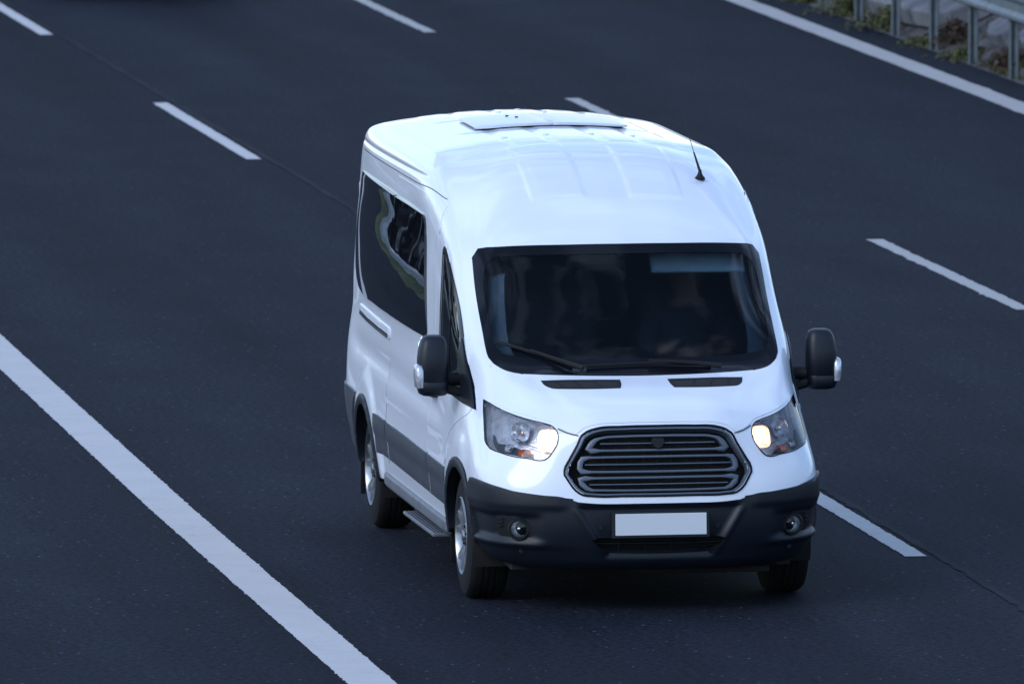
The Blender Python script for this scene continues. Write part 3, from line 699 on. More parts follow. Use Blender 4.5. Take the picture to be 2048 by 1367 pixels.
# --- grille
gb = patch('grille_backing', uvs('F', half([(x*1.01, .862+(z-.862)*1.02) for x, z in GR], .02)), 'under', van, off=-.095, rim=-.09, sym=True, step=5)
fr_ = MB()
full = lambda pts: pts+[(-x, z) for x, z in pts[::-1] if x > 1e-6]
GF = [(x, z) for x, z in GR]
def ringpts(sc, dz=0): return [(x*sc, .862+(z-.862)*sc+dz) for x, z in GF]
bar3(fr_, full([(x*1.003, .862+(z-.862)*1.01) for x, z in GF]), .012, .03, .006, closed=True)
gs = fr_.build('grille_surround', 'frit', van)
f2 = MB(); bar3(f2, full([(max(x-.012, 0) if x > .1 else x, .862+(z-.862)*.960) for x, z in GF]), .011, .05, .002, closed=True)
f2.build('grille_frame', 'gbar', gs)
def loop(pts, hh, nm='grille_bar'):
    mb = MB(); bar3(mb, full(pts), hh, .030, -.010, closed=True); return mb.build(nm, 'gbar', gs)
def cw(lo, hi, x0, x1): return lambda x, z: lo+(hi-lo)*float(sst(x0, x1, abs(x)))
loop([(0, 1.006), (.20, 1.004), (.31, .998), (.355, .985), (.385, .955), (.400, .935), (.380, .925), (.2, .925), (0, .925)], cw(.012, .032, .32, .39))
loop([(0, .889), (.2, .889), (.40, .887), (.432, .880), (.446, .858), (.450, .828), (.440, .813), (.405, .808), (.2, .807), (0, .807)], cw(.012, .030, .38, .44))
loop([(0, .774), (.2, .774), (.42, .773), (.452, .766), (.443, .745), (.415, .717), (.385, .706), (.2, .703), (0, .703)], cw(.012, .030, .36, .44))
for xs, zz in (((-.33, .33), .964), ((-.42, .42), .848), ((-.40, .40), .738)):
    mb = MB(); bar3(mb, [(xs[0], zz), (0, zz), (xs[1], zz)], .006, .03, -.014, smoothed=.03); mb.build('grille_slat', 'gbar', gs)
mb = MB()
for k in range(11):
    zz = .69+.034*k; wd = .40 if .72 < zz < .95 else .36
    bar3(mb, [(-wd, zz), (0, zz), (wd, zz)], .005, .012, -.048, smoothed=.04)
for xx in np.linspace(-.39, .39, 11): bar3(mb, [(xx, .69 if abs(xx) < .38 else .73), (xx, 1.02 if abs(xx) < .33 else .93)], .006, .012, -.052, smoothed=.04)
mb.build('grille_mesh', 'dark', gs)
mb = MB()
V = [sfp(x, z, o_) for o_ in (.004, -.02) for x, z in [(0, .928), (.018, .938), (.034, .958), (.036, .985), (.018, .992), (0, .988), (-.018, .992), (-.036, .985), (-.034, .958), (-.018, .938)]]
n = 10; mb.add(V, [tuple(range(n)), tuple(range(2*n-1, n-1, -1))]+[(k, (k+1) % n, n+(k+1) % n, n+k) for k in range(n)]); mb.build('emblem', 'dark', gs, smooth=False, bevel=.003)

# --- headlamps: silver bowl behind a clear lens
lo_cut = None
for s_ in (1, -1):
    hlamp = patch('headlight', hl, 'frit', van, off=.002, rim=.010, s=s_, holes=[uvs('F', spline([tuple(np.array((.735, .985))+(np.array(p)-(.735, .985))*np.array((.968, .95))) for p in HL], .012, sharp=(0,)))], step=1)
    bk = patch('reflector_housing', uvs('F', spline([tuple(np.array((.735, .985))+(np.array(p)-(.735, .985))*.985) for p in HL], .012, sharp=(0,))), 'reflector', hlamp, off=-.055, rim=-.054, s=s_, step=2)
    # dark lower outer tray
    dk = patch('lamp_tray', uvs('F', spline([(.905, .995), (.895, .960), (.84, .955), (.78, .938), (.72, .905), (.695, .882), (.74, .882), (.80, .890), (.86, .903), (.903, .925), (.910, .96)], .012, sharp=(0, 5))), 'dark', hlamp, off=-.040, rim=.02, s=s_, step=2)
    def bowl(x, z, rx, rz, dep, off, nm, mt, n=32):
        u_, v_ = hitF(x, z); p = ev(u_, v_); nn = evn(u_, v_); nn = Vector((nn[0]*s_*.6, nn[1], nn[2]*.5)).normalized(); q = nn.to_track_quat('-Y', 'Z').to_matrix()
        c = Vector((p[0]*s_, p[1], p[2]))+nn*off; V = []; F = []
        prof = [(1.04, -.004), (1, 0), (.86, dep*.45), (.62, dep*.8), (.3, dep), (.02, dep*1.02)]; k_ = len(prof)
        for i in range(n):
            a = 2*math.pi*i/n; ca = abs(math.cos(a))**.6*math.copysign(1, math.cos(a)); sa = abs(math.sin(a))**.6*math.copysign(1, math.sin(a))
            for r_, h in prof: V.append(tuple(q @ Vector((rx*r_*ca, h, rz*r_*sa))+c))
        for i in range(n):
            for j in range(k_-1): F.append((i*k_+j, ((i+1) % n)*k_+j, ((i+1) % n)*k_+j+1, i*k_+j+1))
        b_ = MB().add(V, F).build(nm, mt, hlamp); return b_, c, q
    b1, c1, q1 = bowl(.613, .976, .058, .062, .036, -.012, 'low_beam_reflector', 'glow')
    mb = MB(); mb.lathe([(.024, .03), (.024, .0), (.019, -.010), (0, -.014)], 20, 'y', c1+q1 @ Vector((0, .006, 0))); mb.build('bulb', 'bulb', b1)
    b2, c2, q2 = bowl(.752, 1.014, .056, .056, .045, -.016, 'high_beam_reflector', 'reflector')
    mb = MB(); mb.lathe([(.014, .035), (.014, .0), (.012, -.006), (0, -.008)], 20, 'y', c2+q2 @ Vector((0, .008, 0))); mb.build('bulb', 'chrome', b2)
    b3, c3, q3 = bowl(.745, .908, .036, .018, .02, -.026, 'indicator', 'amber')
    b4, c4, q4 = bowl(.822, .928, .026, .022, .02, -.024, 'side_lamp', 'reflector')
    mb = MB(); bar3_pts = spline([(.575, .948), (.64, .938), (.70, .945), (.78, .985)], .01, closed=False)
    mb.tube([sfp(x*s_, z, -.022) for x, z in bar3_pts], .0035, 6); mb.build('chrome_strip', 'chrome', hlamp)
    patch('lens', uvs('F', spline([tuple(np.array((.735, .985))+(np.array(p)-(.735, .985))*np.array((.975, .962))) for p in HL], .012, sharp=(0,))), 'lens', hlamp, off=.0015, rim=0, s=s_, step=3)

# --- sides
for s_ in (1, -1):
    # front door skin with window frame, glass and mirror sail
    dfr = [(2.205, 1.98), (2.20, 1.6), (2.195, 1.1), (2.192, .76), (2.19, .722), (1.9, .720), (1.52, .718), (1.47, .74), (1.42, .86), (1.28, .95), (1.13, 1.00), (1.02, 1.035), (.93, 1.06), (.88, 1.085), (.90, 1.13), (1.05, 1.262), (1.235, 1.420), (1.45, 1.585), (1.62, 1.696), (1.78, 1.80), (1.90, 1.878), (1.99, 1.94), (2.09, 1.99), (2.17, 2.005)]
    door = patch('front_door', uvs('S', spline(dfr, .03, sharp=(4,))), 'white', van, off=.0035, rim=.006, s=s_, holes=[dw], step=2)
    sm = MB(); ribbon('', uvs('S', spline([(2.212, 2.0), (2.207, 1.6), (2.202, 1.1), (2.198, .72), (2.195, .47)], .04, closed=False)), .008, .0012, None, None, s=s_, mb=sm); sm.build('seam', 'seam', door)
    patch('window_frame', dw, 'frit', door, off=.005, rim=.008, s=s_, holes=[dg])
    patch('window_glass', dg, 'doorglass', door, off=.001, rim=0, s=s_, step=5)
    mb = MB(); ribbon('', uvs('S', [(1.60, 1.168), (1.61, 1.3), (1.63, 1.5), (1.645, 1.675)]), .018, .006, None, None, s=s_, mb=mb); mb.build('window_divider', 'frit', door)
    mb = MB(); ribbon('', uvs('S', spline([(1.975, 1.19), (1.985, 1.35), (1.998, 1.75), (2.0, 1.88)], .05, closed=False)), .014, .0075, None, None, s=s_, mb=mb); mb.build('window_seal', 'step', door)
    # door handle
    hm = MB(); hm.tube([tuple(np.array(ev(*hitS(y, 1.07)))*[s_, 1, 1]+np.array([s_*o_, 0, 0])) for y, o_ in ((1.93, .0), (1.945, .03), (2.0, .038), (2.08, .038), (2.125, .03), (2.14, .0))], .013, 8); hm.build('door_handle', 'black', door)
    # sliding door (image left) or fixed side panel glass
    nm = 'sliding_door' if s_ < 0 else 'side_panel'
    sdr = [(2.225, 2.14), (2.214, 1.6), (2.209, 1.0), (2.205, .735), (2.215, .722), (3.0, .722), (3.86, .724), (3.895, .735), (3.905, 1.0), (3.908, 1.6), (3.905, 2.15), (3.88, 2.19), (3.2, 2.186), (2.45, 2.178)]
    sdo = patch(nm, uvs('S', spline(sdr, .04, sharp=(0, 3, 7))), 'white', van, off=.0035, rim=.006, s=s_, holes=[w1], step=3)
    sm = MB(); ribbon('', uvs('S', spline([(3.915, .47), (3.917, .73), (3.917, 1.34)], .05, closed=False)), .007, .0018, None, None, s=s_, mb=sm)
    ribbon('', uvs('S', spline([(2.30, 2.175), (2.6, 2.205), (3.2, 2.208), (3.9, 2.212), (4.7, 2.216), (5.6, 2.22)], .05, closed=False)), .0055, .0015, None, None, s=s_, mb=sm)
    sm.build('seam', 'seam', sdo)
    def gdisp(x, y, z): return .011*(1-np.clip(np.abs(z-1.715)/.355, 0, 1)**2)+.017*(1-np.clip(np.abs(y-4.08)/1.60, 0, 1)**2)
    patch('window_glass', w1, 'rearglass', sdo, off=.006, rim=.02, s=s_, step=2, disp=gdisp)
    patch('rear_side_window', w2, 'rearglass', van, off=.006, rim=.02, s=s_, step=2, disp=gdisp)
    ribbon('pillar_trim', [hitF(x, z) for x, z in spline([(.745, 1.43), (.775, 1.50), (.785, 1.65), (.775, 1.78), (.755, 1.86)], .03, closed=False)], .10, -.11, 'trim', van, s=s_)  # added pale strips imitate the bluish reflections down the windscreen sides
    if s_ < 0:
        rl = patch('door_rail', uvs('S', spline([(3.93, 1.262), (3.93, 1.215), (3.99, 1.212), (4.6, 1.222), (5.30, 1.245), (5.36, 1.262), (5.34, 1.30), (4.6, 1.286), (4.0, 1.275)], .03)), 'white', van, off=.014, rim=.014, s=s_, step=2, lip=.004)
        mb = MB(); ribbon('', uvs('S', [(3.97, 1.232), (4.4, 1.238), (4.9, 1.247), (5.28, 1.262)]), .018, .0155, None, None, s=s_, mb=mb); mb.build('rail_slot', 'chrome', rl)
        mb = MB(); ribbon('', uvs('S', [(3.98, 1.216), (4.4, 1.222), (4.9, 1.232), (5.28, 1.246)]), .006, .0162, None, None, s=s_, mb=mb); mb.build('rail_gap', 'dark', rl)
    # arch flares
    for k_, (yc, zc) in enumerate(WHEELS):
        a0, a1 = (-4, 180) if k_ == 0 else (-6, 186)
        out = arc(yc, zc, .452, a0, a1, 40); inn = arc(yc, zc, .392, a1, a0, 40)
        uvp = [near(1.0*1, y, z) for y, z in out+inn]
        patch('wheel_arch_trim', uvp, 'black', van, off=.016, rim=.05, s=s_, step=1, lip=.006)
    # lower cladding
    for yy in ((1.475, 2.178), (2.205, 3.895), (3.93, 4.315)):
        a, b = yy; za, zb = .700+(a-1.4)*.010, .700+(b-1.4)*.010
        q = [(a+.004, za), (b-.004, zb), (b-.004, .468+(b-1.4)*.012), (a+.004, .468+(a-1.4)*.012)]
        if a < 1.5: q = [(1.485, .70), (b-.004, zb), (b-.004, .475), (1.49, .468)]
        if b > 4.3: q = [(a+.004, za), (4.352, .730), (4.325, .60), (4.318, .50), (a+.004, .498)]
        def cdisp(x, y, z): return -.010*sst(.64, .60, z)
        patch('side_cladding', uvs('S', spline(q, .03, sharp=(0, 1, 2, 3, 4))), 'grey', van, off=.014, rim=.014, s=s_, step=2, disp=cdisp, lip=.003)
    q = [(5.222, .50), (5.215, .60), (5.17, .70), (5.13, .775), (5.30, .782), (5.80, .785), (5.95, .785), (5.965, .60), (5.95, .44), (5.6, .42), (5.30, .40), (5.225, .40)]
    uvq = [near(1.0, y, z) if y < 5.7 else near(.99 if y < 5.9 else .93, y, z) for y, z in spline(q, .03, sharp=(0, 3))]
    patch('rear_bumper_corner', uvq, 'grey', van, off=.014, rim=.02, s=s_, step=2)
    # wheel houses
    for yc, zc in WHEELS:
        mb = MB(); V = []; F = []; n = 30
        for k in range(n+1):
            a = R(-20+220*k/n); V += [(s_*.985 if False else s_*.97, yc+.405*math.cos(a), zc+.405*math.sin(a)), (s_*.62, yc+.405*math.cos(a), zc+.405*math.sin(a))]
        F = [(2*k, 2*k+1, 2*k+3, 2*k+2) for k in range(n)]; F.append(tuple(2*k+1 for k in range(n+1)))
        mb.add(V, F).build('wheel_house', 'under', van)
    # side step: long rail and lower board
    mb = MB()
    pr = [(.955, .392), (.990, .392), (1.002, .378), (1.002, .325), (.985, .305), (.955, .305)]
    V = []; F = []
    ys = [1.50, 1.53, 1.62, 3.98, 4.12, 4.20]; tz = [.0, 0, 0, .012, .012, .018]; tx = [-.04, -.01, .006, .006, -.005, -.04]
    for y, dz, dx in zip(ys, tz, tx):
        V += [(s_*(x+dx), y, z+dz) for x, z in pr]
    m_ = len(pr)
    for k in range(len(ys)-1): F += [(k*m_+e, k*m_+(e+1) % m_, (k+1)*m_+(e+1) % m_, (k+1)*m_+e) for e in range(m_)]
    F += [tuple(range(m_)), tuple(range((len(ys)-1)*m_, len(ys)*m_))]
    mb.add(V, F); st = mb.build('side_step', 'step', van, bevel=.004, autos=30)
    mb = MB(); mb.box((s_*1.010, 2.25, .290), (.105, 1.24, .022)); mb.build('step_board', 'step', st, smooth=False, bevel=.008)
    for k in range(4): MB().box((s_*(.985+.02*k), 2.25, .302), (.007, 1.16, .003)).build('step_tread', 'dark', st, smooth=False)
    for y in (1.80, 2.7): MB().box((s_*.945, y, .300), (.08, .05, .05)).build('step_bracket', 'under', st, smooth=False, bevel=.005)
    # mud flaps
    for y, xx, h in ((5.235, .86, .30), (1.475, .86, .24)):
        mb = MB(); mb.box((s_*xx, y, .15+h/2), (.25, .012, h), Matrix.Rotation(R(4), 3, 'X')); mb.build('mud_flap', 'rubber', van, smooth=False, bevel=.006)

# --- wheels
def make_wheel(s_, yc):
    xo = s_*.985
    w = MB()
    # tyre: sidewall, shoulders and four grooves
    prof = [(.215, .015), (.222, -.002), (.245, -.004), (.30, .002), (.330, .010), (.346, .026), (.352, .045)]
    for g in (.080, .115, .150): prof += [(.3535, g-.006), (.3535-.009, g-.004), (.3535-.009, g+.004), (.3535, g+.006)]
    prof += [(.352, .190), (.346, .209), (.330, .225), (.30, .233), (.245, .236), (.215, .215)]
    w.lathe([(r_, -s_*h) for r_, h in prof], 64, 'x', (xo, yc, .3535))
    t = w.build('wheel', 'rubber', van, autos=30)
    rm = MB(); rm.lathe([(r_, -s_*h) for r_, h in [(.224, -.003), (.219, -.006), (.213, .004), (.207, .025), (.200, .06), (.198, .20)]], 56, 'x', (xo, yc, .3535)); rm.build('rim', 'alloy', t)
    dk = MB(); dk.lathe([(r_, -s_*h) for r_, h in [(.199, .075), (.05, .080), (.0, .08)]], 40, 'x', (xo, yc, .3535)); dk.build('brake_disc', 'dark', t)
    sp = MB()
    for k in range(5):
        for da in (-11, 11):
            a = R(90+72*k+da*.45); b = R(90+72*k+da*1.25)
            r1, r2 = .045, .212
            c1 = Vector((0, math.cos(a)*r1, math.sin(a)*r1)); c2 = Vector((0, math.cos(b)*r2, math.sin(b)*r2))
            t_ = (c2-c1).normalized(); sd_ = Vector((1, 0, 0)).cross(t_)
            V = []
            for q, (cc, hw, dx) in enumerate(((c1, .022, .028), (c1*.5+c2*.5, .0165, .014), (c2, .023, .002))):
                for e, dd in ((-1, .024), (-.75, 0), (.75, 0), (1, .024)):
                    p_ = cc+sd_*hw*e; V.append((xo-s_*(dx+dd), yc+p_.y, .3535+p_.z))
            sp.add(V, [(4*q+e, 4*q+e+1, 4*q+e+5, 4*q+e+4) for q in range(2) for e in range(3)])
    sp.build('spokes', 'alloy', t)
    hb_ = MB(); hb_.lathe([(r_, -s_*h) for r_, h in [(.078, .05), (.076, .026), (.066, .018), (.036, .018), (.034, .006), (.028, .001), (0, .0)]], 30, 'x', (xo, yc, .3535)); hb = hb_.build('hub', 'alloy', t)
    for k in range(5):
        a = R(54+72*k+36); nt = MB(); nt.lathe([(.011, -s_*.03), (.011, -s_*.012), (.008, -s_*.010), (0, -s_*.010)], 6, 'x', (xo, yc+.053*math.cos(a), .3535+.053*math.sin(a)))
        nt.build('wheel_nut', 'dark', hb)
for yc in (1.02, 4.77):
    for s_ in (1, -1): make_wheel(s_, yc)

# --- mirrors
for s_ in (1, -1):
    # housing: rounded superellipse sections stacked in z
    def housing(zs, nm, mt, par, n=28):
        V = []; F = []
        for z, x0, x1, y0, y1 in zs:
            cx, cy, hx, hy = (x0+x1)/2, (y0+y1)/2, (x1-x0)/2, (y1-y0)/2
            for k in range(n):
                a = 2*math.pi*k/n; c, s = math.cos(a), math.sin(a)
                V.append((s_*(cx+hx*abs(c)**.55*math.copysign(1, c)), cy+hy*abs(s)**.7*math.copysign(1, s), z))
        for j in range(len(zs)-1):
            F += [(j*n+k, j*n+(k+1) % n, (j+1)*n+(k+1) % n, (j+1)*n+k) for k in range(n)]
        F += [tuple(range(n)), tuple(range((len(zs)-1)*n, len(zs)*n))]
        return MB().add(V, F).build(nm, mt, par, autos=55)
    mr = housing([(1.145, 1.085, 1.165, 1.13, 1.22), (1.148, 1.06, 1.190, 1.115, 1.235), (1.158, 1.045, 1.208, 1.10, 1.25), (1.180, 1.040, 1.216, 1.09, 1.255), (1.225, 1.040, 1.218, 1.085, 1.258), (1.2285, 1.040, 1.218, 1.088, 1.257), (1.232, 1.040, 1.218, 1.085, 1.258), (1.36, 1.040, 1.216, 1.09, 1.26), (1.42, 1.044, 1.208, 1.10, 1.26), (1.462, 1.052, 1.196, 1.115, 1.255), (1.482, 1.064, 1.182, 1.13, 1.245), (1.490, 1.082, 1.165, 1.15, 1.23), (1.4915, 1.11, 1.14, 1.18, 1.20)], 'wing_mirror', 'black', van)
    housing([(1.165, 1.060, 1.195, 1.2535, 1.268), (1.20, 1.052, 1.205, 1.2535, 1.270), (1.44, 1.056, 1.20, 1.2535, 1.270), (1.475, 1.07, 1.18, 1.2535, 1.266)], 'mirror_glass', 'chrome', mr)
    il = housing([(1.190, 1.200, 1.222, 1.12, 1.20), (1.197, 1.186, 1.232, 1.09, 1.22), (1.25, 1.184, 1.238, 1.082, 1.225), (1.30, 1.186, 1.238, 1.085, 1.225), (1.322, 1.196, 1.232, 1.10, 1.215), (1.328, 1.21, 1.222, 1.13, 1.19)], 'indicator_lens', 'reflector', mr)
    am = MB(); am.tube([(s_*.975, 1.20, 1.235), (s_*1.01, 1.195, 1.235), (s_*1.06, 1.18, 1.232)], .038, 12, flat=(1, .75)); am.tube([(s_*.965, 1.17, 1.16), (s_*1.0, 1.17, 1.17), (s_*1.05, 1.165, 1.185)], .028, 10); am.build('mirror_arm', 'dark', mr)
    sl = patch('mirror_base', uvs('S', spline([(1.30, 1.135), (1.30, 1.30), (1.285, 1.46), (1.235, 1.432), (1.05, 1.278), (.87, 1.14), (.83, 1.102), (1.0, 1.112)], .02, sharp=(0, 2, 6))), 'black', mr, off=.012, rim=.012, s=s_, step=2, lip=.003)

# --- aerial, roof hatch, rear
bx, by, bz = .597, 2.21, 2.284
hbz = lambda x: 2.470-.115*x*x+.020
ae = MB(); ae.lathe([(.030, -.01), (.030, .004), (.020, .014), (.012, .030), (.009, .05)], 20, 'z', (bx, by, bz)); a_ = ae.build('aerial', 'dark', van)
m1 = MB(); m1.tube([(bx, by, bz+.04), (bx-.015, by+.12, bz+.14)], [.009, .005], 8); m1.tube([(bx-.015, by+.12, bz+.14), (bx-.040, by+.42, bz+.37)], [.0022, .0016], 6); m1.build('aerial_rod', 'dark', a_)
def hdisp(x, y, z): return 2.470-.115*x**2-.02*np.abs(y-4.35)**2-z
ht = patch('roof_hatch', [hitT(x, y) for x, y in spline([(-.2, 3.93), (0, 3.925), (.25, 3.93), (.40, 3.95), (.45, 3.985), (.455, 4.1), (.455, 4.65), (.44, 4.74), (.38, 4.77), (.2, 4.78), (0, 4.785)], .03, closed=False) if x >= 0], 'hatch', van, off=.021, rim=.008, sym=True, step=4, lip=.004, disp=hdisp)
hf = patch('hatch_seal', [hitT(x, y) for x, y in spline([(-.2, 3.96), (0, 3.955), (.25, 3.96), (.38, 3.97), (.425, 4.0), (.43, 4.1), (.43, 4.62), (.41, 4.72), (.36, 4.745), (.2, 4.75), (0, 4.755)], .03, closed=False) if x >= 0], 'dark', ht, off=.010, rim=.03, sym=True, step=5, disp=hdisp)
for x, y in ((-.19, 4.52), (-.15, 4.40)):
    mb = MB(); p = ev(*hitT(abs(x), y)); mb.lathe([(.010, .0), (.010, .005), (.006, .007), (0, .007)], 14, 'z', (x, p[1], hbz(x))); mb.build('hatch_bolt', 'dark', ht)
for k, (x, y) in enumerate([(.135, 3.35), (-.135, 3.35), (.38, 3.35), (-.38, 3.35), (.14, 5.2), (-.14, 5.2), (0, 5.35)]):
    mb = MB(); p = ev(*hitT(abs(x), y)); mb.lathe([(.020, .0), (.020, .004), (.014, .006), (0, .006)], 14, 'z', (x, p[1], p[2])); mb.build('roof_plug', 'white', van)
for s_ in (1, -1):      # tall rear lamps on the back corners
    mb = MB(); mb.box((s_*.862, 5.955, 1.20), (.08, .05, .50)); mb.build('tail_lamp', mat('red_lens', (.25, .01, .01), .2, coat=.6) if s_ > 0 else bpy.data.materials['red_lens'], van, smooth=False, bevel=.02)
    mb = MB(); mb.box((s_*.850, 5.945, 1.93), (.075, .035, .12)); mb.build('rear_door_hinge', 'white', van, smooth=False, bevel=.008)
# --- underbody
mb = MB(); mb.box((0, 3.0, .28), (1.60, 5.3, .10)); mb.build('underbody', 'under', van, smooth=False)
mb = MB(); mb.box((.30, .55, .215), (.75, .50, .04)); mb.build('engine_undertray', 'under', van, smooth=False, bevel=.01)

# --- cabin interior seen through the windscreen
mb = MB(); mb.box((0, 1.02, 1.14), (1.66, .50, .20)); mb.box((0, 1.32, 1.08), (1.62, .25, .26)); mb.build('dashboard', 'dash', van, bevel=.03, smooth=False)
mb = MB(); mb.box((0, 2.75, 1.2), (1.74, .04, 1.55)); mb.build('cabin_bulkhead', 'dark', van, smooth=False); MB().box((0, 2.0, .62), (1.74, 1.6, .04)).build('cabin_floor', 'dark', van, smooth=False)  # upright panel is added, hides the bright white shell behind the seats
mb = MB(); mb.box((0, 2.35, 1.945), (1.60, .80, .02)); mb.build('headlining', 'dash', van, smooth=False)
def seat(x, w):
    mb = MB(); mb.box((x, 1.95, .92), (w, .50, .16)); s0 = mb.build('seat', 'seat', van, bevel=.04, smooth=False)
    mb = MB(); mb.box((x, 2.24, 1.28), (w*.94, .13, .62), Matrix.Rotation(R(-12), 3, 'X')); mb.build('backrest', 'seat', s0, bevel=.04, smooth=False)
    for dx in ((0,) if w < .6 else (-w*.24, w*.24)):
        mb = MB(); mb.box((x+dx, 2.34, 1.69), (.26, .09, .18), Matrix.Rotation(R(-8), 3, 'X')); mb.build('headrest', 'seat', s0, bevel=.035, smooth=False)
seat(.47, .50); seat(-.42, .86)
sw = MB(); c = Vector((.47, 1.47, 1.24)); qd = Matrix.Rotation(R(-62), 3, 'X')
sw.tube([c+qd @ Vector((.19*math.cos(2*math.pi*k/32), .19*math.sin(2*math.pi*k/32), 0)) for k in range(32)], .014, 8, closed=True)
for a in (200, 340, 270): sw.tube([c, c+qd @ Vector((.19*math.cos(R(a)), .19*math.sin(R(a)), 0))], .014, 6)
sw.tube([c, c+qd @ Vector((0, 0, -.25))], .03, 8); sw.build('steering_wheel', 'dark', van)
for x0, dz in ((.47, 0),):
    mb = MB(); mb.box((x0, 1.615, 1.85), (.54, .016, .19), Matrix.Rotation(R(-46), 3, 'X')); mb.build('sun_visor', 'visor', van, smooth=False, bevel=.006)
mb = MB(); mb.box((0, 1.60, 1.86), (.20, .03, .06)); mb.build('rear_view_mirror', 'dark', van, smooth=False, bevel=.01)

# ================================================================ DRIVER (continuous skinned body)
driver = empty('person', (.47, 1.98, 1.0)); tag(driver, 'driver in a dark shirt seated behind the windscreen holding the steering wheel', 'person')
def skinned(name, verts, edges, m, parent, root=0, sub=2, off=Vector((0, 0, 0))):
    me = bpy.data.meshes.new(name); me.from_pydata([tuple(Vector(v[:3])-off) for v in verts], edges, []); o = link(name, me, m, parent, False)
    md = o.modifiers.new('skin', 'SKIN'); md.use_smooth_shade = True
    sk = me.skin_vertices[0] if len(me.skin_vertices) else None
    if sk is None:
        bm = bmesh.new(); bm.from_mesh(me); bm.verts.layers.skin.verify(); bm.to_mesh(me); bm.free(); sk = me.skin_vertices[0]
    for i, v in enumerate(verts):
        r_ = v[3]; sk.data[i].radius = r_ if isinstance(r_, tuple) else (r_, r_); sk.data[i].use_root = (i == root)
    s = o.modifiers.new('sub', 'SUBSURF'); s.levels = sub; s.render_levels = sub
    return o
O = Vector((.47, 1.98, 1.0)); dx = .47
bv = [(dx, 1.99, 1.02, (.17, .13)), (dx, 2.05, 1.20, (.15, .11)), (dx, 2.09, 1.40, (.19, .11)), (dx, 2.08, 1.49, (.10, .07)), (dx, 2.06, 1.565, (.055, .055)), (dx, 2.04, 1.66, (.078, .095)), (dx, 2.045, 1.745, (.070, .088)),
      (dx+.17, 2.07, 1.46, .065), (dx+.26, 1.95, 1.26, .050), (dx+.17, 1.70, 1.28, .038), (dx+.155, 1.60, 1.305, .026),
      (dx-.17, 2.07, 1.46, .065), (dx-.26, 1.95, 1.26, .050), (dx-.17, 1.70, 1.28, .038), (dx-.155, 1.60, 1.305, .026),
      (dx+.10, 1.75, 1.02, .085), (dx+.11, 1.55, 1.03, .065), (dx+.11, 1.45, .72, .05), (dx-.10, 1.75, 1.02, .085), (dx-.11, 1.55, 1.03, .065), (dx-.11, 1.45, .72, .05)]
be = [(0, 1), (1, 2), (2, 3), (3, 4), (4, 5), (5, 6), (2, 7), (7, 8), (8, 9), (9, 10), (2, 11), (11, 12), (12, 13), (13, 14), (0, 15), (15, 16), (16, 17), (0, 18), (18, 19), (19, 20)]
skinned('person_body', bv, be, 'skin', driver, off=O)
shv = [(x, y, z, tuple(1.2*q for q in r_) if isinstance(r_, tuple) else r_*1.3) for x, y, z, r_ in bv[:4]+bv[7:10]+bv[11:14]]
she = [(0, 1), (1, 2), (2, 3), (2, 4), (4, 5), (5, 6), (2, 7), (7, 8), (8, 9)]
skinned('shirt', shv, she, 'shirt', driver, off=O)
hv = [(dx, 2.075, 1.62, (.07, .06)), (dx, 2.085, 1.70, (.080, .080)), (dx, 2.065, 1.775, (.070, .080))]
skinned('hair', hv, [(0, 1), (1, 2)], 'hair', driver, off=O)
for sx in (1, -1):
    px, py, pz = dx+sx*.150, 1.565, 1.32
    hvv = [(px, 1.60, 1.305, .022), (px, py, pz, (.022, .034)), (px, py-.03, pz+.01, (.018, .034))]; hee = [(0, 1), (1, 2)]
    for k in range(4):
        a = len(hvv); z0 = pz+.035-.02*k; L = (.030, .036, .033, .026)[k]
        hvv += [(px, py-.05, z0, .010), (px+sx*.012, py-.05-L*.6, z0-.004, .009), (px+sx*.036, py-.05-L*.5, z0-.006, .008)]; hee += [(2, a), (a, a+1), (a+1, a+2)]
    a = len(hvv); hvv += [(px-sx*.018, py-.01, pz+.035, .011), (px-sx*.03, py-.045, pz+.045, .009)]; hee += [(1, a), (a, a+1)]
    skinned('hand', hvv, hee, 'skin', driver, off=O, sub=1)
fc = MB()
fc.add([(dx-.012-.47, -.105+.06, .665-.005), (dx+.012-.47, -.105+.06, .66), (0, -.04-.075, .655), (0, -.035, .70)], [(0, 2, 3), (2, 1, 3), (0, 1, 2)])
fc.build('nose', 'skin', driver)
for sx in (1, -1):
    e = MB().lathe([(.0, -.010), (.008, -.006), (.011, 0), (.008, .006), (0, .010)], 12, 'y', (sx*.030, -.035, .695)); e.build('eye', 'dark', driver)
    e = MB(); e.box((sx*.080, .06, .68), (.015, .03, .06)); e.build('ear', 'skin', driver, bevel=.006)
e = MB(); e.box((0, -.040, .620), (.045, .012, .010)); e.build('mouth', mat('lips', (.30, .10, .08), .5), driver, bevel=.003)

# ================================================================ RIGHT VERGE: guard rail, bank, weeds
gx = 9.985
spacing = 2.0
py0 = 41.28
posts_y = [40.9+1.98*k for k in range(11)]
rail = empty('guard_rail', (gx, 41.28, 0)); tag(rail, 'galvanised steel guard rail on a row of posts beside the right edge of the road', 'guard rail')
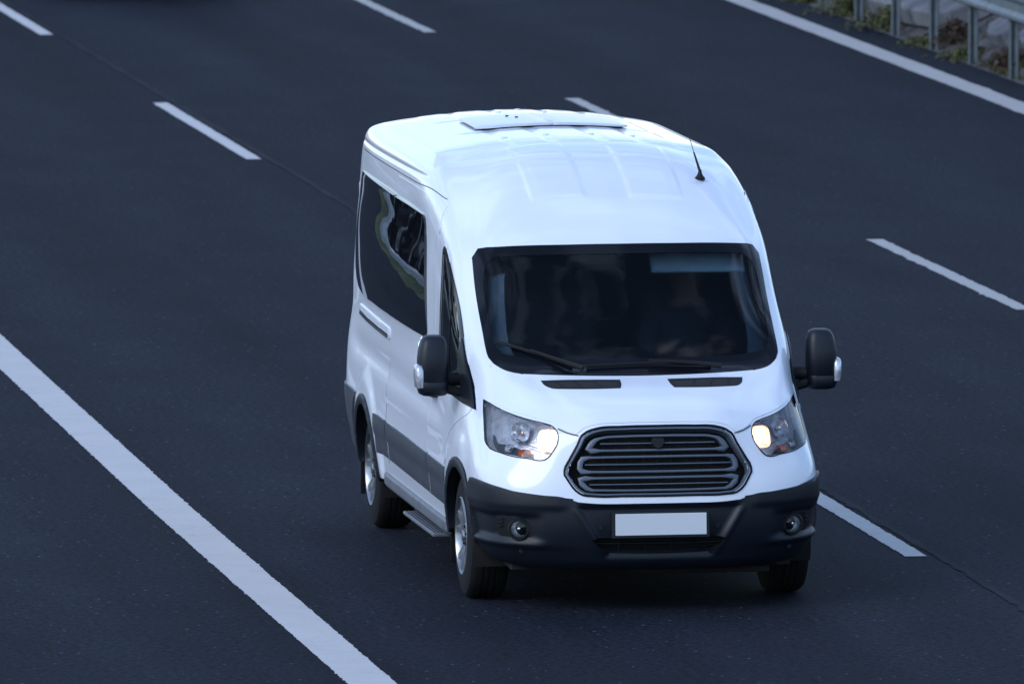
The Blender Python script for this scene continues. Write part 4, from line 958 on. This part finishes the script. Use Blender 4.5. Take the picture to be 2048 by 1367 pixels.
# W beam
V = []; F = []
prof = [(x_, z_+.06) for x_, z_ in [(-.105, .50), (-.118, .515), (-.118, .545), (-.085, .585), (-.085, .62), (-.045+-.04, .625), (-.085, .66), (-.118, .70), (-.118, .73), (-.105, .745)]]
ysr = np.arange(-38, 130, 2.0)
for y in ysr: V += [(x, y-41.28, z) for x, z in prof]
m_ = len(prof)
for k in range(len(ysr)-1): F += [(k*m_+e, k*m_+e+1, (k+1)*m_+e+1, (k+1)*m_+e) for e in range(m_-1)]
bmo = MB().add(V, F).build('rail_beam', 'galv', rail); sd_ = bmo.modifiers.new('t', 'SOLIDIFY'); sd_.thickness = .004
def post_mb():
    m = MB()      # C section: web and two flanges with lips
    m.box((0, 0, .38), (.006, .08, .80)); m.box((-.024, -.0405, .38), (.050, .006, .80)); m.box((-.024, .0405, .38), (.050, .006, .80))
    m.box((-.0485, -.030, .38), (.005, .018, .80)); m.box((-.0485, .030, .38), (.005, .018, .80))
    return m
pm = None
for y in [40.9-1.98*k for k in range(39, 0, -1)]+posts_y+[62.7+1.98*k for k in range(12)]:
    if pm is None: pm = post_mb().build('post', 'galv', rail, smooth=False); p = pm
    else: p = pm.copy(); col.objects.link(p)
    p.location = (0, y-41.28, 0); p.rotation_euler = (0, 0, R(70))
    b = MB().box((-.075, 0, .68), (.05, .06, .16)) if p is pm else None
    if b: blk0 = b.build('spacer', 'galv', pm, smooth=False)
    else: k = blk0.copy(); col.objects.link(k); k.parent = p

# bank: rising ground with big pale slabs showing between the weeds
def bank_h(x, y):
    t = max(0, x-gx-.1); return min(2.6, .55*t)+.06*math.sin(1.3*y+2*x)*min(1, t)+.03*math.sin(3.7*y-x)*min(1, t)
V = []; F = []; nx, ny = 26, 320
for j in range(ny+1):
    for i in range(nx+1):
        x = 9.80+(i/nx)**1.4*9; y = -60+210*j/ny; V.append((x+random.uniform(-.02, .02)*(i == 0), y, bank_h(x, y)-.006+(.004 if i else -.02)))
F = [(j*(nx+1)+i, j*(nx+1)+i+1, (j+1)*(nx+1)+i+1, (j+1)*(nx+1)+i) for j in range(ny) for i in range(nx)]
tag(mesh('embankment', V, F, 'dirt'), kind='structure')
def slab(x, y, w, l, rz, tilt, label):
    n = 14; P = []
    for k in range(n):
        a = 2*math.pi*k/n; r_ = random.uniform(.82, 1.05); c, s = math.cos(a), math.sin(a)
        P.append((w/2*abs(c)**.5*math.copysign(1, c)*r_, l/2*abs(s)**.5*math.copysign(1, s)*r_))
    V = [(a, b, .05+random.uniform(-.01, .01)) for a, b in P]+[(a*1.03, b*1.03, -.12) for a, b in P]
    F = [tuple(range(n)), tuple(range(2*n-1, n-1, -1))]+[(k, (k+1) % n, n+(k+1) % n, n+k) for k in range(n)]
    o = MB().add(V, F).build('concrete_slab', 'concrete', None, smooth=False, bevel=.02)
    o.location = (x, y, bank_h(x, y)+.09); o.rotation_euler = (0, -math.atan(.55)+tilt, rz)
    return tag(o, label, 'slab', 'pale slabs lying on the bank behind the guard rail')
slab(10.74, 47.4, 1.45, 4.6, R(2), .04, 'long pale grey slab on the bank between the second and fourth posts from the left')
slab(10.66, 43.6, 1.0, 1.7, R(-6), -.05, 'mossy grey slab on the bank behind the weeds between the two right-hand guard rail posts')
slab(10.64, 41.9, .85, 1.3, R(4), .02, 'small grey slab on the bank behind the post nearest the right edge')
slab(10.95, 51.8, 1.2, 2.6, R(-3), .0, 'grey slab on the bank behind the leftmost guard rail post')
slab(11.9, 46.0, 1.0, 2.0, R(8), .06, 'grey slab higher up the bank under the rail beam')

def leafclump(x, y, r_, h, mt, label, cat, n=240, nm='weed_clump', group='weeds growing along the foot of the bank'):
    r_ *= .9; h *= (.75 if mt != 'leafB' else 1)
    z0 = bank_h(x, y); V = []; F = []
    for k in range(n):
        a = random.uniform(0, 6.28); q = min(r_*1.4, abs(random.gauss(0, r_*.6))); hh = h*random.uniform(.05, 1)**1.3*max(.15, 1-.6*(q/r_)**2)
        c = Vector((q*math.cos(a)*1.0, q*math.sin(a)*1.5, hh)); s = random.uniform(.012, .034)
        d1 = Vector((random.gauss(0, 1), random.gauss(0, 1), random.gauss(0, .7))).normalized(); d2 = d1.cross(Vector((random.gauss(0, 1), random.gauss(0, 1), random.gauss(0, 1)))).normalized()
        b = len(V); V += [tuple(c-d1*s), tuple(c+d2*s*.45), tuple(c+d1*s), tuple(c-d2*s*.45)]; F.append((b, b+1, b+2, b+3))
    for k in range(max(5, n//22)):
        a = random.uniform(0, 6.28); q = r_*random.random()*.8; b = len(V); t = Vector((q*math.cos(a), q*math.sin(a)*1.5, h*random.uniform(.6, 1.15)))
        V += [(t.x*.4-.004, t.y*.4, 0), (t.x*.4+.004, t.y*.4, 0), (t.x+.002, t.y, t.z), (t.x-.002, t.y, t.z)]; F.append((b, b+1, b+2, b+3))
    o = mesh(nm, V, F, mt, None, False); o.location = (x, y, z0-.01); return tag(o, label, cat, group)
WEEDS = [
 (10.05, 51.9, .35, .22, 'leafA', 'low yellow green weeds at the foot of the leftmost post'),
 (10.10, 49.9, .42, .40, 'leafA', 'bushy yellow green weeds between the first two posts from the left'),
 (10.12, 47.6, .45, .42, 'leafA', 'broad olive green weeds between the second and third posts from the left'),
 (10.10, 45.4, .32, .20, 'leafA', 'low bright yellow green weeds right of the third post from the left'),
 (10.20, 44.9, .30, .42, 'leafC', 'reddish brown dry stems left of the fourth post from the left'),
 (10.08, 43.6, .40, .22, 'leafA', 'low olive weeds right of the fourth post from the left'),
 (10.15, 41.9, .30, .34, 'leafC', 'dry brown weeds left of the post nearest the right edge'),
 (10.35, 40.7, .35, .30, 'leafA', 'green and brown weeds at the right edge of the picture below the rail'),
 (11.2, 44.1, .55, .45, 'leafB', 'dark green bush on the bank above the mossy slab'),
 (11.3, 42.5, .60, .45, 'leafA', 'bright green leafy bush on the bank just under the beam end'),
 (10.75, 41.7, .35, .35, 'leafB', 'dark green leafy weeds on the bank left of the last post'),
 (11.35, 45.4, .5, .45, 'leafB', 'dark green bush high on the bank between the fourth and fifth posts'),
 (11.0, 49.9, .35, .3, 'leafC', 'thin brown weeds above the long slab'),
 (10.9, 40.3, .5, .5, 'leafB', 'dark green bush at the right picture edge behind the rail'),
]
for x, y, r_, h, mt, lb in WEEDS: leafclump(x, y, r_*.9, h*(.75 if mt != 'leafB' else 1), mt, lb, 'weeds', n=int(1300*r_/.4))
# loose ground cover (uncountable)
V = []; F = []
for k in range(26000):
    x = 9.95+abs(random.gauss(0, 1.0)); y = random.uniform(36, 62) if k % 2 else random.uniform(-40, 110)
    if math.sin(x*3.1+y*1.7)+math.sin(y*.9-x*2.3)+random.gauss(0, .4) < .2: continue
    z = bank_h(x, y); h = random.uniform(.02, .07); a = random.uniform(0, 6.28); w_ = .012; b = len(V)
    V += [(x-w_*math.cos(a), y-w_*math.sin(a), z-.01), (x+w_*math.cos(a), y+w_*math.sin(a), z-.01), (x+random.gauss(0, .02), y+random.gauss(0, .02), z+h)]; F.append((b, b+1, b+2))
tag(mesh('ground_cover', V, F, 'leafA', None, False), 'sparse low grass along the edge of the bank', 'grass', kind='stuff')

# ================================================================ LEFT SIDE, seen only in the van's glass: verge, kerb, parked cars, trees
tag(sheet('grass_verge', -5.45, -4.85, -30, 160, -.012, 'grass'), kind='structure')
kb = MB().box((-5.56, 65, .05), (.22, 190, .18)).build('kerb', 'kerbstone', None, smooth=False, bevel=.02); tag(kb, kind='structure')
tag(sheet('car_park', -17, -5.67, -30, 160, -.010, 'asphalt'), kind='structure')
def car_section(pts, w, m, nm, par, tum=.82):
    """car body lofted from side profile stations: (y, zlow, zbelt, ztop, halfwidth)"""
    V = []; F = []
    for y, zl, zb, zt, hw in pts:
        V += [(-hw*.92, y, zl), (-hw, y, zl+.12), (-hw, y, zb), (-hw*tum, y, zt-.04), (-hw*tum*.85, y, zt), (0, y, zt+.015), (hw*tum*.85, y, zt), (hw*tum, y, zt-.04), (hw, y, zb), (hw, y, zl+.12), (hw*.92, y, zl)]
    k_ = 11
    for i in range(len(pts)-1): F += [(i*k_+e, i*k_+(e+1) % k_, (i+1)*k_+(e+1) % k_, (i+1)*k_+e) for e in range(k_)]
    F += [tuple(range(k_)), tuple(range((len(pts)-1)*k_, len(pts)*k_))]
    return MB().add(V, F).build(nm, m, par, autos=30, sub=1)
def make_car(label, m, group=None, loc=(0, 0, 0), rz=0):
    c = empty('parked_car' if group else 'dark_car', loc, rz); tag(c, label, 'car', group)
    car_section([(0, .30, .52, .60, .70), (.12, .22, .58, .70, .82), (.5, .20, .66, .84, .88), (1.2, .20, .80, .94, .90), (2.2, .20, .86, .96, .90), (3.4, .20, .88, .98, .90), (4.1, .20, .88, 1.0, .88), (4.42, .30, .80, .92, .78)], 1.8, m, 'body', c, tum=.95)
    cb = car_section([(1.25, .85, .92, .97, .80), (1.95, .85, 1.15, 1.38, .80), (2.4, .85, 1.2, 1.44, .80), (3.3, .85, 1.2, 1.42, .80), (4.15, .85, .95, 1.02, .78)], 1.6, 'frit', 'cabin_glass', c, tum=.80)
    mb = MB(); mb.box((0, 2.75, 1.435), (1.08, 1.25, .04)); mb.build('roof', m, c, smooth=False, bevel=.02)
    for y in (.85, 3.5):
        for s in (1, -1):
            w = MB().lathe([(r_, -s*h) for r_, h in [(.19, .0), (.22, -.01), (.30, 0), (.32, .03), (.32, .19), (.29, .2)]], 28, 'x', (s*.90, y, .32)).build('wheel', 'rubber', c)
            MB().lathe([(r_, -s*h) for r_, h in [(.20, .0), (.17, .02), (.05, .01), (0, .005)]], 20, 'x', (s*.90, y, .32)).build('rim', 'alloy', w)
    for s in (1, -1):
        mb = MB(); mb.box((s*.62, .10, .60), (.32, .16, .12), Matrix.Rotation(R(10*s), 3, 'Z')); mb.build('headlight', 'reflector', c, bevel=.03, smooth=False)
        mb = MB(); mb.box((s*.98, 1.45, .98), (.16, .10, .12)); mb.build('wing_mirror', m, c, bevel=.03, smooth=False)
    mb = MB(); mb.box((0, .0, .50), (.8, .06, .12)); mb.box((0, .05, .30), (1.2, .10, .10)); mb.build('grille', 'dark', c, bevel=.01, smooth=False)
    return c
# the dark car just entering at the top of the picture
make_car('dark car of which only the lowest front edge shows at the top left', 'carpaint', None, (3.55, 53.45, 0))
for k, (y, m, nmx) in enumerate(((20, 'carpaint', 'black'), (25.5, 'silverpaint', 'silver'), (31.5, 'carpaint', 'black'), (37, 'redpaint', 'maroon'), (43, 'carpaint', 'black'), (50, 'silverpaint', 'silver'), (60, 'carpaint', 'black'))):
    make_car('%s parked car beyond the kerb, reflected in the side window' % nmx, m, 'parked cars reflected in the side windows', (-6.85, y, 0), 0)
# dark trees beyond
def tree(x, y, h, label):
    t = empty('roadside_tree', (x, y, 0)); tag(t, label, 'tree', 'trees beyond the parked cars')
    mb = MB(); mb.tube([(0, 0, 0), (.05, .05, h*.3), (0, .1, h*.6)], [.22, .16, .07], 8)
    for k in range(6):
        a = k*1.05; mb.tube([(0, .05, h*(.3+.05*k)), (h*.18*math.cos(a), h*.18*math.sin(a), h*(.45+.06*k))], [.08, .03], 6)
    mb.build('trunk', mat('bark', (.06, .045, .035), .9) if 'bark' not in bpy.data.materials else bpy.data.materials['bark'], t)
    V = []; F = []
    cl = [(Vector((random.gauss(0, h*.16), random.gauss(0, h*.16), h*random.uniform(.35, .92))), h*random.uniform(.08, .15)) for _ in range(26)]
    for c, r_ in cl:
        for _ in range(90):
            d = Vector((random.gauss(0, 1), random.gauss(0, 1), random.gauss(0, .8))).normalized()*r_*random.uniform(.5, 1); p = c+d
            d1 = Vector((random.gauss(0, 1), random.gauss(0, 1), random.gauss(0, .6))).normalized()*.14; d2 = d1.cross(Vector((random.gauss(0, 1), random.gauss(0, 1), random.gauss(0, 1)))).normalized()*.08
            b = len(V); V += [tuple(p-d1), tuple(p+d2), tuple(p+d1), tuple(p-d2)]; F.append((b, b+1, b+2, b+3))
    mesh('crown', V, F, 'leafB', t, False)
for k in range(9): tree(-28+random.uniform(-2, 2), 10+14*k+random.uniform(-2, 2), random.uniform(4, 6), 'dark leafy tree beyond the parked cars')
